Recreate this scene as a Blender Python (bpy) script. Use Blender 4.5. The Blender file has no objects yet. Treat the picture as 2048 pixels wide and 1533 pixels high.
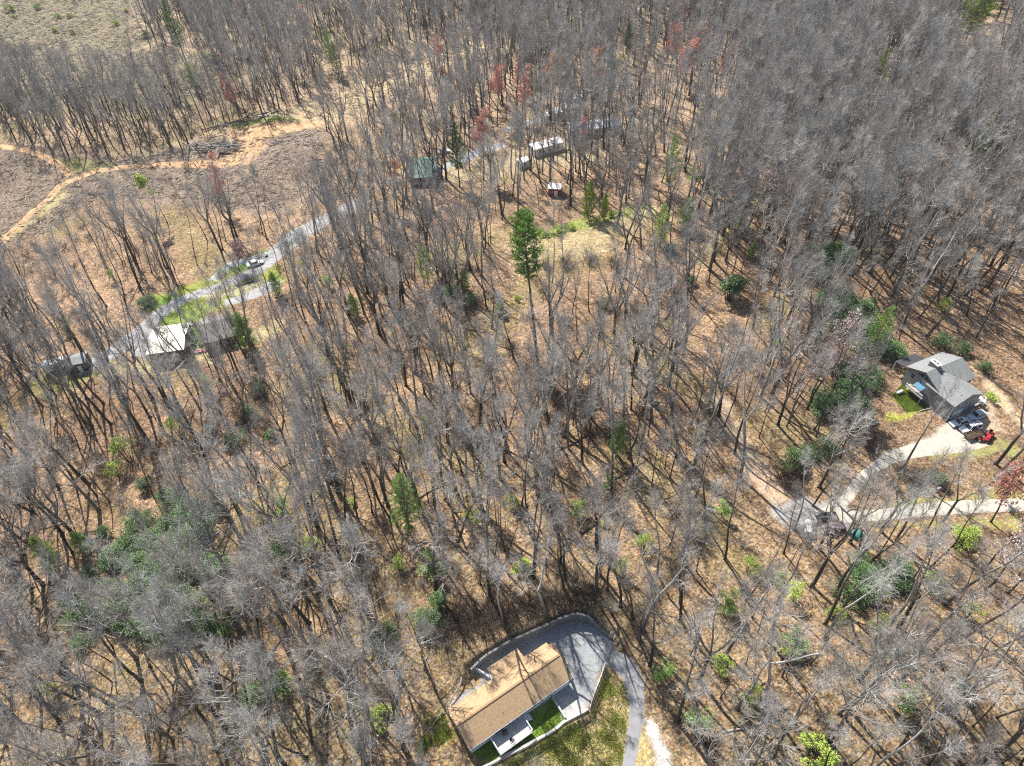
import bpy, math, random
import numpy as np
from mathutils import Vector, Matrix

# ------------------------------------------------------------------ camera, sky, sun, exposure
S = bpy.context.scene
COL = S.collection
CAM_H, FPX, PITCH, ROLL = 118.0, 1420.0, 45.0, -3.0
cam_d = bpy.data.cameras.new("camera"); cam = bpy.data.objects.new("camera", cam_d); COL.objects.link(cam)
cam_d.sensor_width = 36.0; cam_d.lens = FPX / 2048 * 36.0
cam_d.clip_start = 0.5; cam_d.clip_end = 9000
CM = Matrix.Rotation(math.radians(90 - PITCH), 3, 'X') @ Matrix.Rotation(math.radians(ROLL), 3, 'Z')
cam.matrix_world = Matrix.Translation((0, 0, CAM_H)) @ CM.to_4x4()
S.camera = cam

SUN_EL, SUN_AZ = 50.0, -27.0          # azimuth from +Y towards +X
w = bpy.data.worlds.new("World"); S.world = w; w.use_nodes = True
wn = w.node_tree
sky = wn.nodes.new("ShaderNodeTexSky"); sky.sky_type = 'NISHITA'; sky.sun_disc = False
sky.sun_elevation = math.radians(SUN_EL); sky.sun_rotation = math.radians(SUN_AZ)
bg = wn.nodes["Background"]; bg.inputs["Strength"].default_value = 0.085
wn.links.new(sky.outputs[0], bg.inputs[0])
sl = bpy.data.lights.new("sun", 'SUN'); sl.energy = 4.9; sl.angle = math.radians(0.5); sl.color = (1.0, 0.955, 0.89)
so = bpy.data.objects.new("sun", sl); COL.objects.link(so)
e, a = math.radians(SUN_EL), math.radians(SUN_AZ)
so.rotation_euler = Vector((math.sin(a) * math.cos(e), math.cos(a) * math.cos(e), math.sin(e))).to_track_quat('Z', 'Y').to_euler()
S.view_settings.view_transform = 'Standard'; S.view_settings.look = 'None'
S.view_settings.exposure = 0.9; S.view_settings.gamma = 1.0
S.render.film_transparent = False
try:
    S.cycles.use_denoising = False; S.cycles.filter_width = 1.15; S.cycles.max_bounces = 5; S.cycles.diffuse_bounces = 3; S.cycles.transparent_max_bounces = 6
except Exception:
    pass

rng = np.random.default_rng(11)
random.seed(7)

# ------------------------------------------------------------------ terrain function, pixel -> ground
RM = np.array(CM)
def raw_at(px, py, z=0.0):
    d = RM @ np.array([px - 1024, -(py - 766.5), -FPX]); t = (z - CAM_H) / d[2]
    return np.array([d[0] * t, d[1] * t, z])
def project(P):
    """world points (N,3) -> photo pixels (N,2) at 2048 x 1533"""
    q = (np.asarray(P, float) - [0, 0, CAM_H]) @ RM
    return np.stack([1024 + FPX * q[:, 0] / -q[:, 2], 766.5 - FPX * q[:, 1] / -q[:, 2]], 1)
def sstep(a, b, x):
    t = np.clip((np.asarray(x, float) - a) / (b - a), 0, 1); return t * t * (3 - 2 * t)
def c1(x, y): return (840 + x / 4.096, 1180 + y / 4.096)
def c2(x, y): return (1700 + x / 5.678, 650 + y / 5.678)
def c3(x, y): return (1450 + x / 3.425, 850 + y / 3.425)
def c4(x, y): return (40 + x / 3.413, 450 + y / 3.413)
def c5(x, y): return (x / 2.926, 100 + y / 2.926)

SITES = [(-2, 45, 26, 60), (97, 101, 26, 55)] + [tuple(raw_at(*p)[:2]) + (14, 40) for p in
         [(330, 680), (430, 645), (130, 730), (1095, 290), (845, 330), (1110, 372), (1180, 245), (1660, 1040), (1900, 1010), (530, 520)]]
def seg_info(X, Y, pts):
    """nearest distance to a polyline, signed side (+ = left of travel), excess length beyond its ends"""
    best = np.full(X.shape, 1e9); side = np.zeros(X.shape); exc = np.zeros(X.shape)
    n = len(pts) - 1
    for i in range(n):
        ax, ay = pts[i][:2]; bx, by = pts[i + 1][:2]
        dx, dy = bx - ax, by - ay; L2 = dx * dx + dy * dy; L = math.sqrt(L2)
        t = ((X - ax) * dx + (Y - ay) * dy) / L2; tc = np.clip(t, 0, 1)
        d = np.hypot(X - ax - tc * dx, Y - ay - tc * dy); m = d < best
        cr = (dx * (Y - ay) - dy * (X - ax)) / L
        ex = np.zeros(X.shape)
        if i == 0: ex = np.maximum(ex, -t * L)
        if i == n - 1: ex = np.maximum(ex, (t - 1) * L)
        best = np.where(m, d, best); side = np.where(m, cr, side); exc = np.where(m, ex, exc)
    return best, side, exc
WALL_H = 2.5
WALL = [raw_at(*c1(*p), WALL_H)[:2] for p in [(415, 640), (500, 570), (610, 503), (730, 433), (850, 378), (960, 328), (1050, 288), (1130, 250), (1200, 224), (1250, 208), (1290, 204), (1330, 210), (1370, 224), (1420, 255), (1480, 290), (1575, 360)]]
LOWW = [raw_at(*c1(*p), 0.5)[:2] for p in [(500, 1475), (620, 1418), (690, 1372), (850, 1297), (960, 1236), (1060, 1185), (1130, 1135), (1195, 1082), (1290, 1032), (1385, 985), (1400, 930), (1425, 850), (1470, 725), (1515, 605)]]
def relief(X, Y):
    X = np.asarray(X, float); Y = np.asarray(Y, float)
    r = 1.6 * np.sin(X / 21 + 1.3) * np.cos(Y / 26 + .4) + 1.1 * np.sin((X + .7 * Y) / 14.0) + 0.6 * np.sin((X - 1.4 * Y) / 9.0 + 2)
    r = r + 4.0 * np.sin(X / 75 + .5) * np.sin(Y / 80 + .2)
    m = np.ones(X.shape)
    for sx, sy, r0, r1 in SITES: m = m * sstep(r0, r1, np.hypot(X - sx, Y - sy))
    z = r * m
    d, s, ex = seg_info(X, Y, WALL)
    z = z + np.where(s > 0, 1, 0) * 2.3 * sstep(.3, 1.2, d) * (1 - sstep(14, 45, d)) * (1 - sstep(0, 4, ex))
    d, s, ex = seg_info(X, Y, LOWW)
    z = z - np.where(s < 0, 1, 0) * 0.9 * sstep(.3, 1.6, d) * (1 - sstep(5, 14, d)) * (1 - sstep(0, 5, ex))
    return z
def hgt(x, y): return float(relief(np.array([x]), np.array([y]))[0])
def at(px, py, above=0.0):
    z = 0.0
    for _ in range(6):
        p = raw_at(px, py, z + above); z = hgt(p[0], p[1])
    p = raw_at(px, py, z + above); return np.array([p[0], p[1], z + above])
def ground_pt(px, py, crown=0.0):
    """foot of something whose point at height `crown` is seen at the pixel"""
    p = at(px, py, crown); return np.array([p[0], p[1], hgt(p[0], p[1])])

# ------------------------------------------------------------------ mesh helpers
class MB:
    def __init__(s): s.v = []; s.f = []
    def add(s, vs, fs):
        o = len(s.v); s.v += [tuple(x) for x in vs]; s.f += [tuple(i + o for i in f) for f in fs]; return s
    def box(s, c, d, rz=0.0, taper=1.0):
        hx, hy, hz = d[0] / 2, d[1] / 2, d[2] / 2; ca, sa = math.cos(rz), math.sin(rz); vs = []
        for z, k in ((-hz, 1), (hz, taper)):
            for x, y in ((-hx, -hy), (hx, -hy), (hx, hy), (-hx, hy)):
                vs.append((c[0] + (x * ca - y * sa) * k, c[1] + (x * sa + y * ca) * k, c[2] + z))
        return s.add(vs, [(0, 3, 2, 1), (4, 5, 6, 7), (0, 1, 5, 4), (1, 2, 6, 5), (2, 3, 7, 6), (3, 0, 4, 7)])
    def prism(s, poly, d):
        """polygon (3-D points) extruded by vector d"""
        n = len(poly); vs = [tuple(p) for p in poly] + [(p[0] + d[0], p[1] + d[1], p[2] + d[2]) for p in poly]
        return s.add(vs, [tuple(range(n)), tuple(range(2 * n - 1, n - 1, -1))] + [(i, i + n, (i + 1) % n + n, (i + 1) % n) for i in range(n)])
    def tube(s, pts, rad, n=6, cap=True):
        pts = [Vector(p) for p in pts]; o = len(s.v); vs = []; fs = []
        for i, p in enumerate(pts):
            t = (pts[min(i + 1, len(pts) - 1)] - pts[max(i - 1, 0)]).normalized()
            a = t.orthogonal().normalized(); b = t.cross(a)
            if i: # keep the frame from twisting
                a = (pa - t * pa.dot(t)).normalized(); b = t.cross(a)
            pa = a
            r = rad[i] if hasattr(rad, '__len__') else rad
            for k in range(n):
                q = 2 * math.pi * k / n; vs.append(p + (a * math.cos(q) + b * math.sin(q)) * r)
        for i in range(len(pts) - 1):
            for k in range(n):
                fs.append((i * n + k, i * n + (k + 1) % n, (i + 1) * n + (k + 1) % n, (i + 1) * n + k))
        if cap: fs.append(tuple(range(n - 1, -1, -1))); fs.append(tuple((len(pts) - 1) * n + k for k in range(n)))
        return s.add(vs, fs)
    def loft(s, secs):
        """closed cross sections of equal length"""
        n = len(secs[0]); vs = [p for c in secs for p in c]; fs = []
        for i in range(len(secs) - 1):
            for k in range(n): fs.append((i * n + k, i * n + (k + 1) % n, (i + 1) * n + (k + 1) % n, (i + 1) * n + k))
        fs.append(tuple(range(n - 1, -1, -1))); fs.append(tuple((len(secs) - 1) * n + k for k in range(n)))
        return s.add(vs, fs)
    def build(s, name, mat, parent=None, loc=None, rz=0.0, smooth=False, bevel=0.0):
        me = bpy.data.meshes.new(name); me.from_pydata(s.v, [], s.f); me.validate(); me.update()
        if smooth:
            for p in me.polygons: p.use_smooth = True
        me.materials.append(mat)
        o = bpy.data.objects.new(name, me); COL.objects.link(o)
        if parent: o.parent = parent
        if loc is not None: o.location = [float(x) for x in loc]
        o.rotation_euler[2] = rz
        if bevel:
            b = o.modifiers.new("bevel", 'BEVEL'); b.width = bevel; b.segments = 2; b.limit_method = 'ANGLE'
        return o
def np_mesh(name, V, T, mat, smooth=False, quads=None):
    """mesh from arrays: V (n,3), T (m,3) triangles, optional quads (k,4)"""
    me = bpy.data.meshes.new(name); V = np.asarray(V, np.float32)
    parts = []; starts = []; pos = 0
    for F in (T, quads):
        if F is None or len(F) == 0: continue
        F = np.asarray(F, np.int32); k = F.shape[1]
        parts.append(F.ravel()); starts.append(pos + np.arange(len(F)) * k); pos += F.size
    L = np.concatenate(parts); st = np.concatenate(starts).astype(np.int32)
    me.vertices.add(len(V)); me.vertices.foreach_set("co", V.ravel())
    me.loops.add(len(L)); me.loops.foreach_set("vertex_index", L)
    me.polygons.add(len(st)); me.polygons.foreach_set("loop_start", st)
    me.polygons.foreach_set("use_smooth", np.full(len(st), smooth, bool))
    me.update(calc_edges=True); me.materials.append(mat); return me
def link(name, me, parent=None, loc=None):
    o = bpy.data.objects.new(name, me); COL.objects.link(o)
    if parent: o.parent = parent
    if loc is not None: o.location = [float(x) for x in loc]
    return o
def tag(o, label=None, cat=None, group=None, kind=None):
    if label: o["label"] = label
    if cat: o["category"] = cat
    if group: o["group"] = group
    if kind: o["kind"] = kind
    return o
def thing(name, label, cat, loc, rz=0.0, group=None):
    o = bpy.data.objects.new(name, None); COL.objects.link(o); o.location = [float(x) for x in loc]; o.rotation_euler[2] = rz
    o.empty_display_size = .2
    return tag(o, label, cat, group)
def kids(o): return KIDS.get(o.name, []) if o.name in KIDS else list(o.children)
KIDS = {}
def dup(root, loc, rot, scale, ch):
    r = root.copy(); COL.objects.link(r); r.location = [float(x) for x in loc]; r.rotation_euler = rot; r.scale = scale
    for c in ch:
        d = c.copy(); COL.objects.link(d); d.parent = r
    return r

# ------------------------------------------------------------------ materials
def mat(name, col, rough=.85, var=.25, scale=4.0, bump=0.0, metallic=0.0, objvar=0.0, spec=.3, col2=None, island=0.0, detail=4.0):
    m = bpy.data.materials.new(name); m.use_nodes = True; t = m.node_tree; b = t.nodes["Principled BSDF"]
    b.inputs["Roughness"].default_value = rough; b.inputs["Metallic"].default_value = metallic
    b.inputs["Specular IOR Level"].default_value = spec
    tc = t.nodes.new("ShaderNodeTexCoord"); nz = t.nodes.new("ShaderNodeTexNoise")
    nz.inputs["Scale"].default_value = scale; nz.inputs["Detail"].default_value = detail
    t.links.new(tc.outputs["Object"], nz.inputs["Vector"])
    rp = t.nodes.new("ShaderNodeValToRGB"); rp.color_ramp.elements[0].position = .3; rp.color_ramp.elements[1].position = .7
    lo = [max(0, c * (1 - var)) for c in col]; hi = list(col2) if col2 else [c * (1 + var) for c in col]
    rp.color_ramp.elements[0].color = (*lo, 1); rp.color_ramp.elements[1].color = (*hi, 1)
    t.links.new(nz.outputs["Fac"], rp.inputs[0]); out = rp.outputs[0]
    for amt, kind in ((objvar, 'o'), (island, 'i')):
        if not amt: continue
        src = t.nodes.new("ShaderNodeObjectInfo").outputs["Random"] if kind == 'o' else t.nodes.new("ShaderNodeNewGeometry").outputs["Random Per Island"]
        mr = t.nodes.new("ShaderNodeMapRange"); mr.inputs[3].default_value = 1 - amt; mr.inputs[4].default_value = 1 + amt
        t.links.new(src, mr.inputs[0])
        hs = t.nodes.new("ShaderNodeHueSaturation"); t.links.new(out, hs.inputs["Color"]); t.links.new(mr.outputs[0], hs.inputs["Value"])
        out = hs.outputs[0]
    t.links.new(out, b.inputs["Base Color"])
    if bump:
        bp = t.nodes.new("ShaderNodeBump"); bp.inputs["Strength"].default_value = bump; bp.inputs["Distance"].default_value = .05
        t.links.new(nz.outputs["Fac"], bp.inputs["Height"]); t.links.new(bp.outputs[0], b.inputs["Normal"])
    return m
def brick_mat(name, c_a, c_b, mortar, sc, bw, bh, rough=.9, off=.5, rot=None, msize=.02, upright=False):
    m = mat(name, c_a, rough, .2, 3.0); t = m.node_tree; b = t.nodes["Principled BSDF"]
    br = t.nodes.new("ShaderNodeTexBrick"); br.offset = off
    br.inputs["Color1"].default_value = (*c_a, 1); br.inputs["Color2"].default_value = (*c_b, 1); br.inputs["Mortar"].default_value = (*mortar, 1)
    br.inputs["Scale"].default_value = sc; br.inputs["Brick Width"].default_value = bw; br.inputs["Row Height"].default_value = bh
    br.inputs["Mortar Size"].default_value = msize; br.inputs["Bias"].default_value = 0
    tc = next(n for n in t.nodes if n.type == 'TEX_COORD')
    mp = t.nodes.new("ShaderNodeMapping")
    if rot: mp.inputs["Rotation"].default_value = rot
    t.links.new(tc.outputs["Object"], mp.inputs[0])
    if upright:
        sp = t.nodes.new("ShaderNodeSeparateXYZ"); ad = t.nodes.new("ShaderNodeMath"); cb = t.nodes.new("ShaderNodeCombineXYZ")
        t.links.new(mp.outputs[0], sp.inputs[0]); t.links.new(sp.outputs[0], ad.inputs[0]); t.links.new(sp.outputs[1], ad.inputs[1]); t.links.new(ad.outputs[0], cb.inputs[0]); t.links.new(sp.outputs[2], cb.inputs[1]); t.links.new(cb.outputs[0], br.inputs["Vector"])
    else: t.links.new(mp.outputs[0], br.inputs["Vector"])
    nz = next(n for n in t.nodes if n.type == 'TEX_NOISE')
    mr = t.nodes.new("ShaderNodeMapRange"); mr.inputs[1].default_value = .3; mr.inputs[2].default_value = .7; mr.inputs[3].default_value = .8; mr.inputs[4].default_value = 1.15
    t.links.new(nz.outputs["Fac"], mr.inputs[0])
    mx = t.nodes.new("ShaderNodeHueSaturation"); t.links.new(br.outputs["Color"], mx.inputs["Color"]); t.links.new(mr.outputs[0], mx.inputs["Value"])
    t.links.new(mx.outputs[0], b.inputs["Base Color"]); return m
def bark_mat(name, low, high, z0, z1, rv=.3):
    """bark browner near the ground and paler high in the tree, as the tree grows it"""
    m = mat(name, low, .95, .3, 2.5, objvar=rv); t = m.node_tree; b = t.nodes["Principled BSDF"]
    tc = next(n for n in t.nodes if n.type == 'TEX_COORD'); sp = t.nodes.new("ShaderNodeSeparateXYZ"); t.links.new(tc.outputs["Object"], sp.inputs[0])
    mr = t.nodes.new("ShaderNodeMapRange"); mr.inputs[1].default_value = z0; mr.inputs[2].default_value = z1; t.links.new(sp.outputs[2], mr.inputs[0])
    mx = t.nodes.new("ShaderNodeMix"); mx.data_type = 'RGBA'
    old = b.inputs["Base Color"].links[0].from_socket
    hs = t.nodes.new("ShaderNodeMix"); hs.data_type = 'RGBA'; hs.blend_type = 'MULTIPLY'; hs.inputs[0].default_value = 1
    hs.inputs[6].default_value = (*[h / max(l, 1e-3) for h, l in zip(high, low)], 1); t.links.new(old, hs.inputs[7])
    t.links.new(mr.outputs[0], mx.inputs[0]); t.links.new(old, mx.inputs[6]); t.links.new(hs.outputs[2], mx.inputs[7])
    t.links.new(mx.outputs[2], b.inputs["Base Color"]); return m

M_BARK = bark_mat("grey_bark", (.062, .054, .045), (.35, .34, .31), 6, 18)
M_TWIG = mat("twig_bark", (.355, .35, .322), .95, .2, .35, objvar=.36)
def hue_by_object(m, c):
    """some trees' twigs are of another tint"""
    t = m.node_tree; b = t.nodes["Principled BSDF"]; old = b.inputs["Base Color"].links[0].from_socket
    oi = t.nodes.new("ShaderNodeObjectInfo"); wn_ = t.nodes.new("ShaderNodeTexWhiteNoise"); wn_.noise_dimensions = '1D'; t.links.new(oi.outputs["Random"], wn_.inputs["W"])
    mx = t.nodes.new("ShaderNodeMix"); mx.data_type = 'RGBA'; mx.blend_type = 'MULTIPLY'; t.links.new(wn_.outputs["Value"], mx.inputs[0]); t.links.new(old, mx.inputs[6]); mx.inputs[7].default_value = (*c, 1); t.links.new(mx.outputs[2], b.inputs["Base Color"])
hue_by_object(M_TWIG, (1.07, .96, .95))
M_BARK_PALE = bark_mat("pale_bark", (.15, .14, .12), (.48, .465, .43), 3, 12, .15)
M_PINEBARK = mat("pine_bark", (.13, .10, .085), .95, .3, 3)
M_NEEDLE = mat("pine_needles", (.10, .22, .05), .7, .35, 1.2, island=.45, objvar=.15)
M_NEEDLE_Y = mat("yellow_green_needles", (.32, .44, .045), .7, .3, 1.2, island=.4, objvar=.2)
M_NEEDLE_P = mat("soft_green_needles", (.26, .41, .10), .7, .3, 1.2, island=.4, objvar=.2)
M_RHODO = mat("glossy_leaves", (.115, .205, .06), .4, .4, 1.5, island=.5, objvar=.3, spec=.5)
M_LEAFY = mat("young_leaves", (.34, .44, .08), .7, .3, 1.5, island=.4, objvar=.25)
M_RED = mat("red_buds", (.60, .26, .19), .8, .3, 1.0, island=.3, objvar=.2)
M_ORANGE = mat("orange_buds", (.58, .27, .11), .8, .3, 1.0, island=.3, objvar=.15)
M_PINK = mat("pink_blossom", (.50, .34, .325), .8, .25, 1.0, island=.3, objvar=.1)
M_DEAD = mat("bleached_wood", (.34, .31, .28), .95, .3, 2.0, island=.35, objvar=.3)
M_LOG = mat("dark_fallen_wood", (.11, .085, .065), .95, .35, 2.5, objvar=.4)
M_ASPH = mat("asphalt", (.235, .235, .24), .95, .13, .8, .1, detail=8)
M_ROADG = mat("old_grey_asphalt", (.33, .325, .32), .95, .16, .7, .1, detail=8)
M_GRAVEL = mat("grey_gravel", (.33, .335, .335), .98, .3, 5, .4, detail=10)
M_SAND = mat("pale_gravel", (.44, .405, .34), .98, .12, .9, .08, detail=12)
M_DIRT = mat("orange_dirt", (.48, .305, .165), .98, .25, .5, .3, detail=10)
M_WHITE = mat("white_paint", (.78, .78, .77), .5, .05, 2)
M_SIDING = mat("white_siding", (.74, .74, .73), .6, .05, 3)
M_TANROOF = brick_mat("tan_shingles", (.50, .345, .20), (.455, .31, .175), (.35, .24, .14), 1.0, .33, .15)
M_TANRIDGE = mat("tan_ridge_caps", (.34, .22, .12), .9, .15, 6)
M_GREYROOF = brick_mat("grey_shingles", (.27, .28, .275), (.235, .245, .24), (.18, .185, .18), 1.0, .35, .16)
M_BROWNROOF = brick_mat("brown_grey_shingles", (.25, .225, .205), (.21, .19, .175), (.15, .14, .13), 1.0, .4, .2)
M_GSIDE = brick_mat("grey_siding", (.27, .29, .31), (.255, .275, .295), (.16, .17, .18), 1.0, 40., .18, .7, upright=True)
M_BLOCK = brick_mat("grey_wall_blocks", (.22, .22, .215), (.17, .17, .17), (.07, .07, .07), 1.0, .45, .2, upright=True)
M_CAP = mat("wall_capstones", (.21, .205, .195), .95, .3, 3)
M_CONC = mat("weathered_concrete", (.47, .46, .44), .95, .2, 1.2, .15)
M_GLASS = mat("dark_glass", (.03, .035, .045), .12, .1, 1, spec=.6)
M_SHUT = mat("black_shutter", (.03, .03, .035), .6, .2, 3)
M_DARK = mat("dark_metal", (.05, .05, .055), .5, .2, 3)
M_BLACKP = mat("black_car_paint", (.02, .022, .028), .2, .1, 2, spec=.6)
M_WHITEP = mat("white_car_paint", (.72, .74, .76), .25, .04, 2, spec=.5)
M_SILVER = mat("silver_blue_paint", (.50, .56, .63), .28, .06, 2, spec=.5)
M_MAROON = mat("dusty_maroon_paint", (.13, .085, .10), .4, .2, 2, spec=.5)
M_REDP = mat("red_paint", (.36, .03, .035), .4, .15, 2)
M_TYRE = mat("black_rubber", (.025, .025, .025), .9, .2, 5)
M_RIM = mat("alloy_rim", (.5, .5, .5), .35, .1, 5, metallic=.8)
M_LAMP = mat("clear_headlamp", (.6, .62, .63), .15, .05, 5)
M_TAIL = mat("red_tail_lamp", (.35, .02, .02), .25, .05, 5)
M_TEAL = mat("teal_plastic", (.05, .21, .20), .5, .2, 3)
M_BLUE = mat("blue_plastic", (.06, .20, .32), .5, .1, 3)
M_YELLOW = mat("yellow_plastic", (.62, .52, .10), .5, .15, 3)
M_TANWOOD = mat("bare_lumber", (.46, .36, .22), .8, .25, 4)
M_WOOD = mat("grey_timber", (.32, .29, .26), .9, .25, 4)
M_GREENMETAL = mat("green_metal_roof", (.10, .19, .155), .55, .25, .5)
M_BLUEMETAL = mat("pale_blue_metal_roof", (.45, .50, .55), .5, .1, .6)
M_CREAM = mat("cream_membrane_roof", (.68, .65, .55), .8, .1, .6)
M_REDWALL = mat("red_board_wall", (.24, .045, .035), .8, .3, 2)
M_BROWNWALL = mat("brown_board_wall", (.22, .155, .115), .85, .25, 2)
M_GRASS = mat("grass_blades", (.17, .25, .03), .8, .3, .6, island=.4)
M_WEED = mat("dry_weeds", (.34, .37, .085), .9, .35, .5, island=.5)

# ------------------------------------------------------------------ ground: one sheet with natural cover colours
def wob(X, Y, s): return np.sin(X / s + 1.7 * np.sin(Y / (s * 1.3))) * np.cos(Y / s * 1.1 + 1.3 * np.sin(X / (s * .8) + 2))
def poly_sd(X, Y, poly):
    """signed distance, negative inside"""
    n = len(poly); d = np.full(X.shape, 1e9); ins = np.zeros(X.shape, bool)
    for i in range(n):
        ax, ay = poly[i][:2]; bx, by = poly[(i + 1) % n][:2]
        dx, dy = bx - ax, by - ay; L2 = dx * dx + dy * dy + 1e-9
        t = np.clip(((X - ax) * dx + (Y - ay) * dy) / L2, 0, 1)
        d = np.minimum(d, np.hypot(X - ax - t * dx, Y - ay - t * dy))
        c = ((ay > Y) != (by > Y)) & (X < (bx - ax) * (Y - ay) / (by - ay + 1e-12) + ax); ins ^= c
    return np.where(ins, -d, d)
def P_(pts, f=None): return [at(*(f(*p) if f else p))[:2] for p in pts]

TAN = (.40, .30, .185); OLIVE = (.225, .20, .075); LUSH = (.15, .26, .025); SLASH = (.225, .17, .12); STRAW = (.46, .345, .195)
COVER = [  # (ground polygon, colour, edge softness m, texture strength)
    (P_([(-60, -20), (250, -20), (290, 100), (460, 135), (440, 190), (300, 210), (0, 215), (-60, 215)]), (.225, .185, .11), 8, 1.0),
    (P_([(300, 130), (460, 150), (480, 200), (300, 230), (0, 230), (0, 205)]), (.19, .155, .095), 8, 1.0),
    (P_([(420, 265), (560, 225), (640, 205), (720, 165), (850, 100), (960, 70), (1000, 85), (900, 130), (760, 190), (700, 235), (640, 260), (430, 285)]), STRAW, 5, .7),
    (P_([(-60, 285), (120, 300), (200, 320), (350, 290), (480, 270), (640, 255), (660, 330), (640, 400), (520, 430), (380, 415), (200, 400), (90, 470), (-60, 500)]), SLASH, 6, .9),
    (P_([(110, 320), (180, 320), (240, 335), (200, 350), (130, 345)]), OLIVE, 3, .6),
    (P_([(455, 250), (560, 230), (600, 240), (560, 255), (480, 262)]), (.30, .29, .09), 2, .5),
    (P_([(440, 262), (560, 246), (640, 246), (600, 262), (540, 275), (525, 300), (500, 325), (470, 325), (478, 290)]), (.52, .32, .17), 2.5, .5),
    (P_([(-20, 475), (60, 445), (120, 385), (140, 385), (80, 440), (0, 490)]), (.40, .34, .15), 2, .5),
    # grass strip on the hill, mossy edges
    (P_([(1060, 470), (1180, 440), (1300, 408), (1345, 420), (1320, 455), (1210, 500), (1100, 530), (1040, 540), (1000, 500)]), (.37, .285, .15), 5, .8),
    (P_([(1068, 468), (1150, 440), (1235, 425), (1300, 405), (1300, 418), (1180, 455), (1075, 482)]), (.25, .27, .07), 2, .5),
    # left road lawns
    (P_([(440, 545), (560, 488), (600, 470), (600, 482), (520, 520), (500, 545), (450, 560)]), LUSH, 1.5, .4),
    (P_([(280, 605), (440, 545), (560, 530), (575, 560), (520, 585), (430, 625), (330, 650)]), (.27, .29, .06), 2, .5),
    (P_([(400, 590), (470, 565), (540, 560), (520, 580), (420, 600)]), (.45, .40, .26), 1.5, .5),
    (P_([(290, 600), (345, 590), (345, 612), (300, 622)]), LUSH, 2, .5),
    (P_([(320, 635), (400, 600), (420, 640), (380, 660), (300, 690)]), (.22, .29, .05), 2, .5),
    (P_([(370, 660), (420, 640), (440, 700), (380, 705)]), LUSH, 2, .5),
    (P_([(170, 735), (280, 720), (420, 700), (560, 640), (560, 665), (430, 720), (300, 745), (180, 750)]), (.42, .34, .16), 3, .6),
    (P_([(60, 750), (170, 720), (200, 740), (120, 790), (50, 795)]), OLIVE, 3, .6),
    # top middle hamlet
    (P_([(820, 340), (930, 310), (1060, 300), (1250, 225), (1300, 240), (1180, 320), (1060, 345), (900, 365)]), (.38, .30, .18), 6, .7),
    # right: path, gravel, lawns
    (P_([(1425, 790), (1455, 800), (1500, 880), (1550, 960), (1580, 1000), (1555, 1015), (1500, 960), (1455, 880)]), (.50, .355, .23), 1.5, .5),
    (P_([(1545, 1005), (1600, 1000), (1700, 1010), (1700, 1060), (1600, 1060), (1550, 1035)]), (.34, .325, .30), 2, .25),
    (P_([(740, 600), (930, 900), (900, 960), (640, 1000), (480, 800), (600, 660)], c2), (.19, .235, .035), 1, .6),
    (P_([(380, 1000), (640, 1000), (760, 980), (700, 1060), (400, 1080)], c2), (.32, .32, .06), 1, .5),
    (P_([(1000, 940), (1120, 1080), (1180, 1180), (1500, 1230), (1700, 1150), (1640, 1000), (1560, 880), (1480, 760), (1300, 820)], c2), (.44, .33, .22), 2, .5),
    (P_([(1080, 1100), (1250, 1200), (1400, 1300), (1420, 1400), (1000, 1440), (560, 1533), (300, 1533), (700, 1330), (900, 1290)], c2), (.45, .415, .345), 1, .2),
    (P_([(1320, 440), (1500, 640), (1700, 900), (1900, 1100), (1976, 1200), (1976, 1060), (1700, 720), (1480, 520)], c2), (.50, .375, .23), 1.5, .5),
    (P_([(700, 1440), (1250, 1395), (1600, 1330), (1976, 1400), (1976, 1480), (900, 1490)], c2), (.30, .29, .10), 2, .5),
    (P_([(1780, 1015), (1830, 995), (2060, 985), (2060, 1000), (1850, 1012)]), (.33, .29, .10), 1.5, .5),
    (P_([(1780, 1045), (1850, 1045), (2060, 1035), (2060, 1050), (1850, 1060)]), (.33, .29, .10), 1.5, .5),
    # tan house yard
    (P_([(20, 1080), (200, 1010), (270, 1200), (150, 1290), (20, 1280)], c1), (.22, .20, .04), 2.5, .95),
    (P_([(430, 660), (600, 520), (850, 395), (1200, 260), (1330, 250), (1450, 300), (1580, 400), (1600, 640), (1510, 620), (1440, 800), (1380, 980), (1290, 1030), (1195, 1080), (1090, 900), (560, 1200), (220, 1000), (300, 900), (540, 740)], c1), (.30, .312, .318), .5, .22),
    (P_([(1080, 870), (1280, 890), (1380, 980), (1195, 1075)], c1), (.46, .45, .42), .5, .25),
    (P_([(420, 1330), (1085, 890), (1195, 1080), (850, 1295), (560, 1440)], c1), (.155, .25, .025), .3, .35),
    (P_([(560, 1446), (860, 1300), (1195, 1090), (1390, 990), (1440, 850), (1520, 610), (1600, 650), (1700, 800), (1720, 950), (1700, 1150), (1660, 1533), (560, 1533)], c1), (.33, .265, .115), .6, 1.0),
    (P_([(1390, 990), (1440, 850), (1520, 610), (1590, 680), (1640, 800), (1600, 1000), (1400, 1090)], c1), (.40, .27, .15), 1.2, .8),
    (P_([(1180, 1090), (1390, 1000), (1470, 1130), (1330, 1200), (1210, 1200)], c1), (.36, .25, .15), .8, .7),
    (P_([(1830, 1050), (1900, 1080), (2000, 1250), (2120, 1533), (1960, 1533), (1900, 1300)], c1), (.52, .49, .45), .8, .5),
    (P_([(1770, 1200), (1840, 1150), (1920, 1300), (1900, 1533), (1740, 1533)], c1), (.42, .32, .14), .8, .6),
]
def axis(lo, a, b, hi, fine, mid):
    left = np.arange(lo, a, mid); core = np.arange(a, b, fine); right = np.arange(b, hi, mid)
    g = []; s = 6.0; x = hi
    while x < 5200: x += s; s *= 1.35; g.append(x)
    g2 = [lo - (q - hi) for q in g][::-1]
    return np.concatenate([g2, left, core, right, g])
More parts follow.
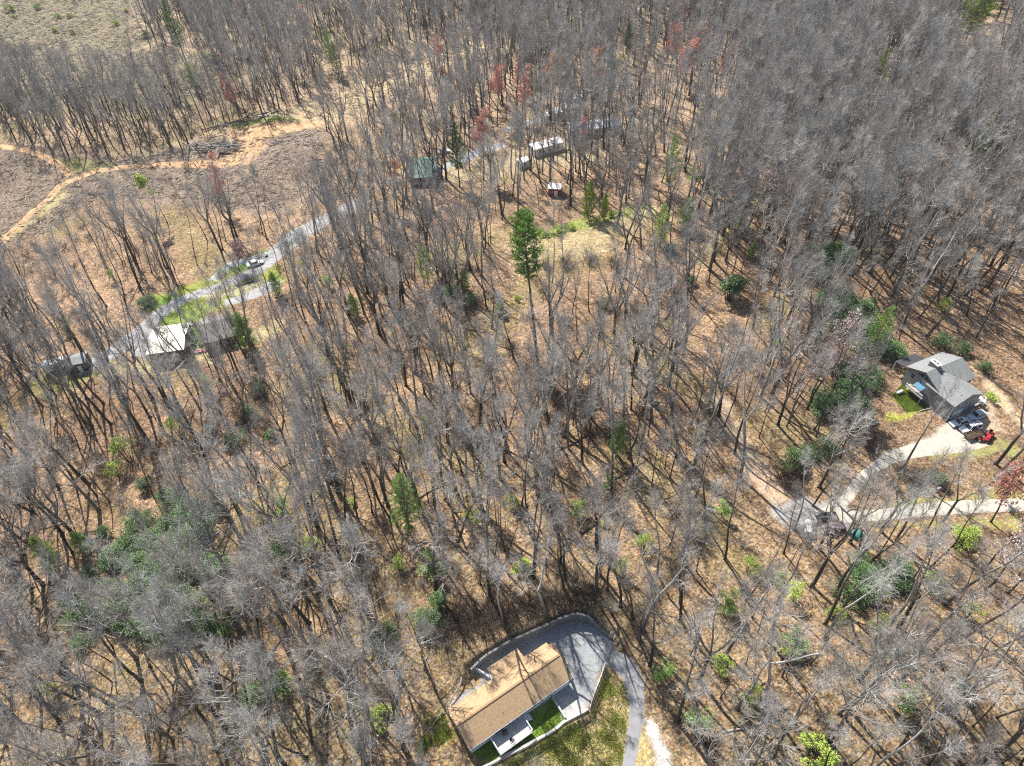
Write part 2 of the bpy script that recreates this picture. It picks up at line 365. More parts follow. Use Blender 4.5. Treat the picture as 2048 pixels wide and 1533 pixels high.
xs = axis(-330, -90, 118, 315, .6, 1.25); ys = axis(-40, 8, 132, 465, .5, 1.25)
GX, GY = np.meshgrid(xs, ys); nx, ny = len(xs), len(ys)
GZ = relief(GX, GY)
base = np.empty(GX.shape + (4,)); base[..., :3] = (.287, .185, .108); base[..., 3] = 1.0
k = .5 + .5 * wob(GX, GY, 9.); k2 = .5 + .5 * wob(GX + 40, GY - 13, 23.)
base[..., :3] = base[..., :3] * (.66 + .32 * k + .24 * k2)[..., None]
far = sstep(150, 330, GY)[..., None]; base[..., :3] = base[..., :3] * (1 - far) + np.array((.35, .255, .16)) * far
ol = (sstep(.35, .9, wob(GX + 7, GY + 3, 13.)) * .55)[..., None]; base[..., :3] = base[..., :3] * (1 - ol) + np.array((.23, .185, .075)) * ol
sw = (sstep(.1, .7, wob(GX, GY, 30.)) * (1 - sstep(60, 90, GY)) * .5)[..., None]; base[..., :3] = base[..., :3] * (1 - sw) + np.array((.36, .25, .11)) * sw
nr_ = ((1 - sstep(62, 105, GY)) * (.55 + .3 * wob(GX + 11, GY, 7.)))[..., None]; base[..., :3] = base[..., :3] * (1 - nr_) + np.array((.262, .19, .102)) * nr_
nzz = wob(GX, GY, 1.3) * .6 + wob(GX + 3, GY, 3.1) * .4
for poly, col, soft, tex in COVER:
    pa = np.array(poly); x0, y0 = pa.min(0) - 3 * soft - 1; x1, y1 = pa.max(0) + 3 * soft + 1
    ix = np.where((xs > x0) & (xs < x1))[0]; iy = np.where((ys > y0) & (ys < y1))[0]
    if len(ix) == 0 or len(iy) == 0: continue
    sl_ = (slice(iy[0], iy[-1] + 1), slice(ix[0], ix[-1] + 1))
    sd = poly_sd(GX[sl_], GY[sl_], poly) + nzz[sl_] * soft * .8
    m = (1 - sstep(-soft * .5, soft * .5, sd))[..., None]
    base[sl_] = base[sl_] * (1 - m) + np.array((*col, tex)) * m
V = np.stack([GX, GY, GZ], -1).reshape(-1, 3)
idx = np.arange(nx * ny).reshape(ny, nx)
Q = np.stack([idx[:-1, :-1], idx[:-1, 1:], idx[1:, 1:], idx[1:, :-1]], -1).reshape(-1, 4)
def ground_material():
    m = bpy.data.materials.new("leaf_litter_ground"); m.use_nodes = True; t = m.node_tree; b = t.nodes["Principled BSDF"]; N = t.nodes.new; Lk = t.links.new
    b.inputs["Roughness"].default_value = .97; b.inputs["Specular IOR Level"].default_value = .15
    at_ = N("ShaderNodeAttribute"); at_.attribute_name = "cover"
    tc = N("ShaderNodeTexCoord")
    def val(socket, lo, hi, a=.3, c=.7):
        r = N("ShaderNodeMapRange"); r.inputs[1].default_value = a; r.inputs[2].default_value = c; r.inputs[3].default_value = lo; r.inputs[4].default_value = hi; Lk(socket, r.inputs[0]); return r.outputs[0]
    def mul(p, q):
        r = N("ShaderNodeMath"); r.operation = 'MULTIPLY'; Lk(p, r.inputs[0]); Lk(q, r.inputs[1]); return r.outputs[0]
    vo = N("ShaderNodeTexVoronoi"); vo.inputs["Scale"].default_value = 3.4; Lk(tc.outputs["Object"], vo.inputs["Vector"])
    sp = N("ShaderNodeSeparateColor"); Lk(vo.outputs["Color"], sp.inputs[0])
    n1 = N("ShaderNodeTexNoise"); n1.inputs["Scale"].default_value = 1.1; n1.inputs["Detail"].default_value = 9; n1.inputs["Roughness"].default_value = .72; Lk(tc.outputs["Object"], n1.inputs["Vector"])
    n2 = N("ShaderNodeTexNoise"); n2.inputs["Scale"].default_value = .16; n2.inputs["Detail"].default_value = 6; Lk(tc.outputs["Object"], n2.inputs["Vector"])
    v = mul(mul(val(sp.outputs[0], .40, 1.55, 0, 1), val(n1.outputs["Fac"], .42, 1.5)), val(n2.outputs["Fac"], .72, 1.22))
    mx = N("ShaderNodeMix"); mx.inputs[2].default_value = 1.0; Lk(at_.outputs["Alpha"], mx.inputs[0]); Lk(v, mx.inputs[3])
    hs = N("ShaderNodeHueSaturation"); Lk(at_.outputs["Color"], hs.inputs["Color"]); Lk(mx.outputs[0], hs.inputs["Value"])
    Lk(val(sp.outputs[1], .480, .520, 0, 1), hs.inputs["Hue"]); Lk(val(sp.outputs[2], .7, 1.2, 0, 1), hs.inputs["Saturation"])
    Lk(hs.outputs[0], b.inputs["Base Color"])
    bp = N("ShaderNodeBump"); bp.inputs["Strength"].default_value = .55; bp.inputs["Distance"].default_value = .12; Lk(v, bp.inputs["Height"]); Lk(bp.outputs[0], b.inputs["Normal"])
    return m
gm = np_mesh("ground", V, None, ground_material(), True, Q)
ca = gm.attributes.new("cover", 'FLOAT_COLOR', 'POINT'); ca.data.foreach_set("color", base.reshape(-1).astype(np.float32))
tag(link("ground", gm), kind="structure")

# ------------------------------------------------------------------ roads
def smooth_line(pts, n=8):
    P = [np.array(p, float) for p in pts]; P = [2 * P[0] - P[1]] + P + [2 * P[-1] - P[-2]]; out = []
    for i in range(1, len(P) - 2):
        for j in range(n):
            t = j / n; a, b, c, d = P[i - 1], P[i], P[i + 1], P[i + 2]
            out.append(.5 * (2 * b + (c - a) * t + (2 * a - 5 * b + 4 * c - d) * t * t + (3 * b - a - 3 * c + d) * t ** 3))
    out.append(P[-2]); return out
ROADS = []
def road(name, pts, widths, m, f=None, lift=.045, px_pairs=None):
    if px_pairs:
        A = [at(*(f(*p) if f else p))[:2] for p, q in px_pairs]; B = [at(*(f(*q) if f else q))[:2] for p, q in px_pairs]
        ctr = [(a + b) / 2 for a, b in zip(A, B)]; widths = [float(np.hypot(*(a - b))) for a, b in zip(A, B)]
    else:
        ctr = [at(*(f(*p) if f else p))[:2] for p in pts]
    if not hasattr(widths, '__len__'): widths = [widths] * len(ctr)
    ln = smooth_line([(c[0], c[1], w_) for c, w_ in zip(ctr, widths)], 10)
    vs = []; ncr = 6
    for i, p in enumerate(ln):
        q = ln[min(i + 1, len(ln) - 1)] - ln[max(i - 1, 0)]; t = q[:2] / (np.hypot(*q[:2]) + 1e-9); nrm = np.array((-t[1], t[0]))
        jig = .12 * math.sin(i * 2.1) + .08 * math.sin(i * 5.3 + 1)
        for k in range(ncr + 1):
            s = (k / ncr - .5) * (p[2] + jig); x, y = p[:2] + nrm * s; vs.append((x, y))
    va = np.array(vs); z = relief(va[:, 0], va[:, 1]) + lift
    ed = np.arange(len(va)) % (ncr + 1); z = np.where((ed == 0) | (ed == ncr), z - lift * 1.6, z)
    r = ncr + 1; q = [(i * r + k, i * r + k + 1, (i + 1) * r + k + 1, (i + 1) * r + k) for i in range(len(ln) - 1) for k in range(ncr)]
    me = np_mesh(name, np.column_stack([va, z]), None, m, True, q)
    o = link(name, me); tag(o, kind="structure"); ROADS.append([p for p in ln]); return o
road("driveway", None, None, M_ASPH, c1, px_pairs=[((1480, 600), (1560, 470)), ((1560, 650), (1670, 520)), ((1640, 720), (1765, 590)), ((1690, 820), (1812, 700)), ((1710, 950), (1835, 880)), ((1705, 1080), (1832, 1050)), ((1685, 1230), (1805, 1230)), ((1650, 1440), (1770, 1440)), ((1610, 1640), (1735, 1640)), ((1560, 1900), (1700, 1900))])
road("left_road", [(720, 405), (650, 440), (600, 468), (560, 500), (520, 536), (470, 560), (420, 580), (365, 600), (320, 628), (285, 660), (240, 695), (195, 722), (150, 748)], [6, 6, 8, 7, 5.5, 4, 4, 4.5, 5, 5.5, 6, 5, 4], M_ROADG)
road("left_spur_road", [(535, 510), (500, 520), (462, 530), (438, 548), (425, 562)], [4, 3.5, 3.5, 3, 3], M_ROADG)
road("parking_apron", [(330, 660), (305, 690), (285, 715)], [9, 11, 8], M_ROADG, lift=.055)
road("side_driveway", [(450, 607), (490, 595), (530, 580), (555, 560)], [3.5, 4, 5, 4], M_ROADG)
road("dirt_road", [(-40, 520), (51, 438), (96, 400), (120, 373), (150, 358), (191, 344), (256, 334), (325, 330), (393, 329), (455, 325), (478, 311), (492, 291), (492, 274), (520, 262), (580, 254), (632, 250), (680, 248)], [3, 3, 3.2, 3.8, 4.2, 4.2, 4, 4, 5, 8, 12, 14, 14, 13, 10, 6, 3], M_DIRT)
road("dirt_track", [(-40, 285), (20, 296), (85, 313), (120, 332), (140, 352)], [2.5, 3, 3, 3, 3], M_DIRT)
road("gravel_road", [(1640, 1036), (1700, 1034), (1760, 1030), (1830, 1022), (1900, 1016), (1980, 1012), (2070, 1008), (2200, 1002)], [4, 3, 2.8, 3.3, 3.5, 3.4, 3.4, 3.4], M_SAND)
road("gravel_drive", [(1650, 1030), (1690, 1000), (1720, 962), (1755, 932), (1800, 910), (1860, 896), (1920, 884), (1965, 876)], [3, 2.5, 2.4, 2.6, 3.4, 4.6, 6, 5], M_SAND, lift=.06)
road("hamlet_road", [(1010, 290), (960, 303), (930, 318), (900, 330), (870, 345)], [5, 5, 5, 4, 4], M_ROADG)
road("hamlet_lane", [(1010, 262), (1090, 232), (1180, 190), (1260, 160)], [4, 4, 4, 4], M_ROADG)

# ------------------------------------------------------------------ houses
def wall_frame(side, L, W):
    """origin, along-axis, outward normal of a wall of an L x W box"""
    return {'S': ((0, -W / 2), (1, 0), (0, -1)), 'N': ((0, W / 2), (-1, 0), (0, 1)), 'E': ((L / 2, 0), (0, 1), (1, 0)), 'W': ((-L / 2, 0), (0, -1), (-1, 0))}[side]
def obox(mb, o, ax, nr, u, z, du, dz, n0, n1):
    """box on a wall: centre u along, centre z, sizes, from n0 to n1 off the wall"""
    cx = o[0] + ax[0] * u + nr[0] * (n0 + n1) / 2; cy = o[1] + ax[1] * u + nr[1] * (n0 + n1) / 2
    mb.box((cx, cy, z), (du if ax[0] else abs(n1 - n0), du if ax[1] else abs(n1 - n0), dz))
def window(root, fr, u, z, w_, h_, fm, shutters=False, off=(0, 0), mull=1):
    o, ax, nr = fr; o = (o[0] + off[0], o[1] + off[1]); t = .07; mb = MB()
    obox(mb, o, ax, nr, u - w_ / 2, z, t, h_ + t, -.02, .06); obox(mb, o, ax, nr, u + w_ / 2, z, t, h_ + t, -.02, .06)
    obox(mb, o, ax, nr, u, z + h_ / 2, w_ - t, t, -.02, .06); obox(mb, o, ax, nr, u, z - h_ / 2, w_ + .16, t, -.02, .10)
    if mull: obox(mb, o, ax, nr, u, z, w_ - t, t * .6, -.02, .045)
    f = mb.build("window", fm, root)
    obox(p := MB(), o, ax, nr, u, z, w_ - t, h_ - t, -.03, .02); p.build("pane", M_GLASS, f)
    if shutters:
        for s in (-1, 1):
            obox(q := MB(), o, ax, nr, u + s * (w_ / 2 + .26), z, .36, h_ + .08, -.02, .05); q.build("shutter", M_SHUT, f)
    return f
def door(root, fr, u, z0, w_, h_, m, off=(0, 0)):
    o, ax, nr = fr; o = (o[0] + off[0], o[1] + off[1])
    obox(d := MB(), o, ax, nr, u, z0 + h_ / 2, w_, h_, -.02, .05); do = d.build("door", m, root, bevel=.01)
    obox(h := MB(), o, ax, nr, u + w_ * .38, z0 + h_ * .48, .06, .12, .05, .11); h.build("handle", M_DARK, do)
    return do
def gable_wall(L, W, hw, rise, mb=None, off=(0, 0)):
    mb = mb or MB(); prof = [(-L / 2 + off[0], -W / 2 + off[1], -.6), (-L / 2 + off[0], W / 2 + off[1], -.6), (-L / 2 + off[0], W / 2 + off[1], hw), (-L / 2 + off[0], off[1], hw + rise), (-L / 2 + off[0], -W / 2 + off[1], hw)]
    return mb.prism(prof, (L, 0, 0))
def gable_roof(L, W, hw, rise, over, oe, th=.16, mb=None, off=(0, 0)):
    """two slabs meeting at the ridge; over = eave overhang, oe = gable overhang"""
    mb = mb or MB(); sl_ = rise / (W / 2); y1 = W / 2 + over; zb = hw - sl_ * over; zr = hw + rise; x0 = -L / 2 - oe + off[0]; g = .012
    for s in (-1, 1):
        prof = [(x0, off[1] + s * g, zr + .02), (x0, off[1] + s * y1, zb + .02), (x0, off[1] + s * y1, zb + th), (x0, off[1] + s * g, zr + th)]
        if s > 0: prof = prof[::-1]
        mb.prism(prof, (L + 2 * oe, 0, 0))
    return mb
def pipe(root, x, y, z0, z1, r, m=None, name="vent_pipe"):
    return MB().tube([(x, y, z0), (x, y, z1)], r, 8).build(name, m or M_DARK, root)

# --- tan-roofed house in front
HC = (-2.95, 45.15); HA = math.atan2(10.14, 16.53); HL, HW, HE, HR = 18.7, 6.5, 2.85, 1.75
H1 = thing("ranch_house", "long white-walled ranch house with a tan shingle roof beside the curved driveway", "house", (*HC, 0), HA)
gable_wall(HL, HW, HE, HR).build("wall", M_SIDING, H1)
rf = gable_roof(HL, HW, HE, HR, .32, .35).build("roof", M_TANROOF, H1)
MB().box((0, 0, HE + HR + .17), (HL + .7, .34, .05)).build("ridge_cap", M_TANRIDGE, rf)
pipe(rf, 6.2, 2.0, HE + .9, HE + 1.75, .09); pipe(rf, -2.6, -2.1, HE + .6, HE + .95, .05); pipe(rf, 6.8, -1.4, HE + 1.1, HE + 1.4, .05)
ext = MB(); ext.box((2.25, HW / 2 + .95, .85), (5.3, 2.1, 2.9)); ext.build("entry_wing", M_SIDING, H1)
x0, x1 = -.75, 5.25
MB().prism([(x0, HW / 2 - .1, 2.74), (x0, HW / 2 + 2.45, 2.30), (x0, HW / 2 + 2.45, 2.44), (x0, HW / 2 - .1, 2.92)][::-1], (x1 - x0, 0, 0)).build("entry_roof", M_TANROOF, H1)
door(H1, ((0, HW / 2 + 2.0), (-1, 0), (0, 1)), -2.2, 0.2, .95, 2.05, M_WHITE)
po = MB(); po.prism([(HL / 2 - .1, 3.2, 2.35), (HL / 2 + 1.35, 3.2, 2.2), (HL / 2 + 1.35, 3.2, 2.32), (HL / 2 - .1, 3.2, 2.5)], (0, -4.4, 0)); po.build("porch_roof", M_TANROOF, H1)
for y in (3.0, -1.0): MB().box((HL / 2 + 1.2, y, 1.1), (.14, .14, 2.3)).build("porch_post", M_WHITE, H1)
for f_, w_, sh in ((.075, 1.1, True), (.42, .9, True), (.49, .9, True), (.565, .9, True), (.667, .95, True), (.79, .95, True)):
    window(H1, wall_frame('S', HL, HW), (f_ - .5) * 19.4, 1.75, w_, 1.15, M_WHITE, sh)
window(H1, wall_frame('E', HL, HW), -1.8, 1.6, 1.0, 1.2, M_WHITE); window(H1, wall_frame('W', HL, HW), .6, 1.6, 1.0, 1.2, M_WHITE)
window(H1, wall_frame('N', HL, HW), 5.5, 1.6, 1.0, 1.2, M_WHITE); window(H1, wall_frame('N', HL, HW), -7.4, 1.6, 1.0, 1.2, M_WHITE)
door(H1, wall_frame('S', HL, HW), -4.2, 1.05, 1.7, 1.75, M_GLASS)
mb = MB(); mb.box((0, -HW / 2 - .36, HE - .14), (HL + .7, .10, .12)); mb.build("gutter", M_WHITE, H1)

def hw_(u, v, z=0.0):   # house coordinates -> world
    ca, sa = math.cos(HA), math.sin(HA); return (HC[0] + u * ca - v * sa, HC[1] + u * sa + v * ca, z)
dk = thing("wooden_deck", "pale raised deck with white railing along the ranch house's long wall", "deck", hw_(-2.95, -4.8), HA)
fl = MB()
for i in range(20): fl.box((0, -1.44 + i * .151, .95), (6.1, .14, .05))
fl.build("floor", M_CONC, dk)
mb = MB(); mb.box((0, -1.48, .84), (6.1, .05, .2)); mb.box((-3.03, 0, .84), (.05, 2.9, .2)); mb.box((3.03, 0, .84), (.05, 2.9, .2)); mb.build("skirt", M_WHITE, dk)
def railing(name, p0, p1, z, hgt_, m, parent, step=.14):
    mb = MB(); p0 = Vector((*p0, z)); p1 = Vector((*p1, z)); n = max(2, int((p1 - p0).length / step)); up = Vector((0, 0, 1)); ang = math.atan2(p1.y - p0.y, p1.x - p0.x); c = (p0 + p1) / 2; Ln = (p1 - p0).length
    mb.box((c.x, c.y, z + hgt_), (Ln, .12, .06), ang); mb.box((c.x, c.y, z + .12), (Ln, .06, .06), ang)
    for i in range(n + 1):
        q = p0.lerp(p1, i / n); mb.box((q.x, q.y, z + hgt_ / 2), (.04, .04, hgt_ - .04), ang)
    return mb.build(name, m, parent)
railing("railing", (-3.0, -1.45), (3.0, -1.45), .98, .95, M_WHITE, dk); railing("railing", (-3.0, -1.4), (-3.0, 1.4), .98, .95, M_WHITE, dk); railing("railing", (3.0, -1.4), (3.0, .2), .98, .95, M_WHITE, dk)
for x in (-2.95, -1, 1, 2.95):
    MB().box((x, -1.4, .38), (.12, .12, 1.0)).build("post", M_WHITE, dk)
mb = MB()
for i in range(4): mb.box((3.25 + i * .28, .85, .82 - i * .2), (.3, 1.1, .05))
mb.build("stair", M_WHITE, dk)
g = thing("barbecue_grill", "small black lidded grill standing on the pale deck against the house", "grill", hw_(-3.6, -4.0, .98), HA)
MB().loft([[(x, .28 * math.cos(t), .75 + .28 * math.sin(t)) for t in [i * math.pi / 6 for i in range(7)]] for x in (-.4, .4)]).build("lid", M_DARK, g, smooth=False)
MB().box((0, 0, .68), (.85, .58, .14)).build("firebox", M_DARK, g)
for x in (-.36, .36):
    MB().box((x, 0, .3), (.06, .5, .62)).build("leg", M_DARK, g)
cq = thing("patio_chair", "dark slatted chair near the outer corner of the pale deck", "chair", hw_(-3.3, -5.6, .98), HA + .6)
MB().box((0, 0, .42), (.55, .55, .06)).build("seat", M_DARK, cq); MB().prism([(-.27, .24, .45), (.27, .24, .45), (.27, .38, 1.0), (-.27, .38, 1.0)], (0, .05, 0)).build("backrest", M_DARK, cq)
for x in (-.23, .23):
    for y in (-.23, .23): MB().box((x, y, .2), (.05, .05, .4)).build("leg", M_DARK, cq)

# --- curved block retaining wall, fences, low wall
def ribbon_wall(line, z0, z1, th, mb, dz=None):
    """solid wall following a smooth line, th thick to its left"""
    secs = []
    for i, p in enumerate(line):
        q = line[min(i + 1, len(line) - 1)] - line[max(i - 1, 0)]; t = q[:2] / np.hypot(*q[:2]); n = np.array((-t[1], t[0]))
        a, b = p[:2], p[:2] + n * th; o = dz(i) if dz else 0
        secs.append([(a[0], a[1], z0), (b[0], b[1], z0), (b[0], b[1], z1 + o), (a[0], a[1], z1 + o)])
    return mb.loft(secs)
rw = thing("retaining_wall", "curved grey block retaining wall holding the wooded bank behind the ranch house", "wall", (*WALL[5], 0))
wl = smooth_line([np.array(p) - np.array(WALL[5]) for p in WALL], 5)
def wtop(i): t = i / (len(wl) - 1); return -1.9 * float(sstep(.80, 1.0, t)) - .9 * (1 - float(sstep(0, .12, t)))
ribbon_wall(wl, -.4, WALL_H, .32, MB(), wtop).build("block_face", M_BLOCK, rw)
cl = [p - 0.04 * 0 for p in wl]
cp = MB()
for i in range(0, len(cl) - 1):
    a, b = cl[i], cl[i + 1]; ang = math.atan2(*(b - a)[::-1]); n = np.array((-math.sin(ang), math.cos(ang))); c = (a + b) / 2 + n * .16; Ln = np.hypot(*(b - a))
    nb = max(1, round(Ln / .5))
    for j in range(nb):
        cc = a + (b - a) * (j + .5) / nb + n * .16
        cp.box((cc[0], cc[1], WALL_H + (wtop(i) + wtop(i + 1)) / 2 + .055), (Ln / nb * .9, .36, .10), ang)
cp.build("capstones", M_CAP, rw)
def fence(name, label, pts, f, hgt_, m, step=2.2, rails=(.35, .75, 1.1), pick=False, post=.12, group=None, solid=None, z=None):
    P = [np.array(at(*(f(*p) if f else p))) for p in pts]
    root = thing(name, label, "fence", P[0], 0, group); o = P[0]
    for i in range(len(P) - 1):
        a, b = P[i] - o, P[i + 1] - o; Ln = np.hypot(*(b - a)[:2]); n = max(1, round(Ln / step)); ang = math.atan2(b[1] - a[1], b[0] - a[0])
        for j in range(n + (i == len(P) - 2)):
            q = a + (b - a) * j / n; MB().box((q[0], q[1], q[2] + hgt_ / 2 - .1), (post, post, hgt_ + .25), ang).build("post", m, root)
        mb = MB()
        for r in rails:
            mb.prism([(a[0], a[1], a[2] + r * hgt_), (b[0], b[1], b[2] + r * hgt_), (b[0], b[1], b[2] + r * hgt_ + .14), (a[0], a[1], a[2] + r * hgt_ + .14)], (-.04 * math.sin(ang), .04 * math.cos(ang), 0))
        mb.build("rail", m, root)
    return root
fence("white_fence", "short white board fence joining the retaining wall to the ranch house", [(420, 640), (492, 682), (570, 722)], c1, 1.3, M_WHITE, 1.6, (.1, .3, .5, .7, .9))
fence("white_fence", "white board fence along the gravel yard beside the driveway bend", [(1512, 625), (1475, 735), (1425, 860), (1390, 975)], c1, 1.15, M_WHITE, 1.6, (.1, .36, .62, .88))
lw = thing("low_wall", "low pale concrete wall below the green lawn of the ranch house", "wall", (*LOWW[0], 0))
ll = smooth_line([np.array(p) - np.array(LOWW[0]) for p in LOWW[:10]], 5)
ribbon_wall(ll, -1.2, .42, .45, MB()).build("wall_body", M_CONC, lw)
pw = thing("low_wall", "short low wall stepping from the ranch house to the long pale wall", "wall", (*at(*c1(1075, 885))[:2], 0))
p0 = at(*c1(1075, 885))[:2]; ribbon_wall(smooth_line([np.zeros(2), at(*c1(1120, 960))[:2] - p0, at(*c1(1185, 1065))[:2] - p0], 4), -.4, .75, .3, MB()).build("wall_body", M_CONC, pw)
lp = [(560, 1462), (665, 1410), (760, 1370), (850, 1322), (942, 1272), (1030, 1218), (1120, 1168), (1200, 1108), (1290, 1058), (1375, 1010)]
fence("wire_fence", "dark post and rail fence on the weedy slope below the pale wall", lp, c1, 1.25, M_LOG, 2.0, (.45, .8), post=.11)

# --- grey house on the right
GC = raw_at(*c2(870, 545), 7)[:2]; GA = math.atan2(3.9, 9.5)
def gw(d, n, z=0.0): return (GC[0] + d * math.cos(GA) + n * math.sin(GA), GC[1] + d * math.sin(GA) - n * math.cos(GA), z)
G = thing("grey_house", "two-storey grey house with cross-gabled grey roof and white chimney above parked cars", "house", (*gw(5.15, 0)[:2], 0), GA)
# local: x = d - 5.15, y = -n
gable_wall(10.0, 8.6, 5.0, 2.0).build("wall", M_GSIDE, G)
grf = gable_roof(10.0, 8.6, 5.0, 2.0, .35, .35).build("roof", M_GREYROOF, G)
wng = MB(); hw2 = 3.9; cx = -5.15 + 3.75
wng.prism([(cx - hw2, 0, -.6), (cx + hw2, 0, -.6), (cx + hw2, 0, 4.85), (cx, 0, 6.55), (cx - hw2, 0, 4.85)], (0, -8.6, 0)); wng.build("wing_wall", M_GSIDE, G)
wr = MB()
for s in (-1, 1):
    prof = [(cx + s * .012, -1.2, 6.58), (cx + s * (hw2 + .35), -1.2, 4.85 - .435 * .35 + .02), (cx + s * (hw2 + .35), -1.2, 4.85 - .435 * .35 + .17), (cx + s * .012, -1.2, 6.73)]
    wr.prism(prof, (0, -7.75, 0))
wr.build("wing_roof", M_GREYROOF, G)
ch = MB().box((-1.9, .9, 7.1), (1.1, 2.1, 1.5)).build("chimney", M_GSIDE, G)
MB().box((-1.9, .9, 7.9), (1.3, 2.3, .12)).build("chimney_cap", M_WHITE, ch)
for y in (.5, 1.3): MB().box((-1.9, y, 8.0), (.35, .6, .1)).build("flue", M_DARK, ch)
MB().prism([(-2.1, -1.15, 6.72), (-2.1, -2.25, 6.21), (-1.0, -2.25, 6.21), (-1.0, -1.15, 6.72)], (0, .04, .09)).build("skylight", M_GLASS, G)

pipe(G, -3.6, -2.6, 5.6, 6.3, .05); pipe(G, cx - 1.3, -5.5, 5.8, 6.6, .05); pipe(G, cx - 1.6, -7.7, 5.6, 6.3, .05)
WG = ((cx, -8.6), (1, 0), (0, -1))
for u in (-2.2, 0.2, 2.4): window(G, WG, u, 3.7, .9, 1.2, M_WHITE)
MB().box((cx - 1.2, -8.64, 1.05), (2.6, .09, 2.2)).build("garage_door", M_WHITE, G); door(G, WG, 2.6, .0, .95, 2.05, M_BLUE)
WW = ((-5.0, 0), (0, -1), (-1, 0))
for u, z in ((-2.4, 3.8), (0.0, 3.8), (2.2, 3.8)): window(G, WW, u, z, 1.1, 1.3, M_WHITE)
MB().prism([(-5.07, 1.7, 5.3), (-5.07, .2, 5.3), (-5.07, .2, 6.3)], (.05, 0, 0)).build("gable_window", M_GLASS, G)
MB().prism([(-5.07, -1.7, 5.3), (-5.07, -.2, 5.3), (-5.07, -.2, 6.3)], (.05, 0, 0)).build("gable_window", M_GLASS, G)

WE = ((5.0, 0), (0, 1), (1, 0)); window(G, WE, -1.5, 3.6, 1.1, 1.3, M_WHITE); window(G, WE, 1.6, 3.6, 1.1, 1.3, M_WHITE)
MB().prism([(-4.6, 4.3, 4.1), (-4.6, 8.0, 3.3), (-4.6, 8.0, 3.42), (-4.6, 4.3, 4.22)][::-1], (6.0, 0, 0)).build("porch_roof", M_DARK, G)
for x in (-4.4, 1.2): MB().box((x, 7.8, 1.5), (.16, .16, 3.6)).build("porch_post", M_WHITE, G)
MB().box((cx - hw2 - .05, -8.68, 2.3), (.12, .1, 4.9)).build("downpipe", M_WHITE, G)
dd = thing("side_deck", "timber side deck with white rail and pale boxes behind the parked cars", "deck", gw(9.6, 6.6), GA)
fl = MB()
for i in range(14): fl.box((0, -1.9 + i * .29, .75), (3.4, .27, .06))
fl.build("floor", M_WOOD, dd); railing("railing", (1.65, -1.9), (1.65, 1.9), .78, .95, M_WHITE, dd); railing("railing", (-.4, -1.95), (1.6, -1.95), .78, .95, M_WHITE, dd)
for x in (-1.6, 1.6):
    for y in (-1.85, 1.85): MB().box((x, y, .3), (.14, .14, .9)).build("post", M_WOOD, dd)
wd = thing("front_deck", "timber deck with a blue glass door awning against the grey house's gable wall", "deck", gw(-.95, .3), GA)
fl = MB()
for i in range(16): fl.box((0, -2.2 + i * .29, 1.9), (1.7, .27, .06))
fl.build("floor", M_WOOD, wd); railing("railing", (-.8, -2.2), (-.8, 2.3), 1.93, .95, M_WHITE, wd)
for x in (-.78, .75):
    for y in (-2.1, 2.1): MB().box((x, y, .9), (.16, .16, 1.95)).build("post", M_WOOD, wd)
MB().prism([(.7, -1.2, 3.7), (-.5, -1.2, 3.3), (-.5, -1.2, 3.36), (.7, -1.2, 3.76)], (0, 2.2, 0)).build("awning", M_BLUE, wd)

def put(name, label, cat, px, f=None, rz=0.0, group=None):
    p = at(*(f(*px) if f else px)); return thing(name, label, cat, p, rz, group)
# yard things round the grey house
for (x, y), lab, (sx, sy, sz), m in [((1478, 838), "white lidded box on the side deck, nearest the grey house", (.9, .75, .9), M_WHITE), ((1515, 872), "white lidded box on the side deck beside its outer rail", (.9, .75, .9), M_WHITE)]:
    p = raw_at(*c2(x, y), 1.5); t = thing("storage_box", lab, "box", (p[0], p[1], .78), GA + .2, "white boxes on the side deck")
    MB().box((0, 0, sz / 2), (sx, sy, sz), 0, .95).build("body", m, t, bevel=.04); MB().box((0, 0, sz + .04), (sx * 1.04, sy * 1.04, .09)).build("lid", m, t, bevel=.03)
for (x, y), lab, r in [((1420, 905), "pale lumber stack by the parked cars, nearer the grey wall", .3), ((1460, 925), "pale lumber stack by the parked cars, beside the side deck", .25), ((1490, 905), "pale lumber stack beneath the edge of the side deck", .3)]:
    t = put("lumber_stack", lab, "lumber", (x, y), c2, GA + r, "pale lumber stacks by the side deck"); mb = MB()
    for i in range(4):
        for j in range(3): mb.box((.04 * math.sin(i * 3 + j), (i - 1.5) * .2, .06 + j * .1), (1.7 - .1 * j, .17, .08))
    mb.build("planks", M_TANWOOD, t)
sw_ = put("swing_set", "yellow wooden play set standing on the lawn in front of the grey house", "play set", (690, 770), c2, GA - .9)
for x in (-1.3, 1.3):
    for s in (-1, 1): MB().tube([(x, s * .9, 0), (x, 0, 2.1)], .07, 6).build("leg", M_YELLOW, sw_)
MB().tube([(-1.4, 0, 2.12), (1.4, 0, 2.12)], .08, 6).build("beam", M_YELLOW, sw_)
MB().box((0, 0, .95), (2.4, 1.0, .08)).build("platform", M_YELLOW, sw_)
MB().prism([(1.3, -.3, 1.0), (2.9, -.3, .1), (2.9, .3, .1), (1.3, .3, 1.0)], (0, 0, .06)).build("slide", M_YELLOW, sw_)
for (x, y), lab, r in [((600, 590), "tan plank pile on bare ground behind the play set", .2), ((815, 790), "tan plank pile on the lawn in front of the play set", .9)]:
    t = put("plank_pile", lab, "lumber", (x, y), c2, GA + r, "tan plank piles on the lawn"); mb = MB()
    for i in range(7): mb.box((.1 * math.sin(i * 2.3), (i - 3) * .2, .06 + .08 * (i % 3)), (2.2 + .3 * math.sin(i * 5), .17, .08), .25 * math.sin(i * 1.9))
    mb.build("planks", M_TANWOOD, t)
t = put("propane_tank", "white horizontal gas tank on the lawn beside the grey house", "tank", (560, 780), c2, .4)
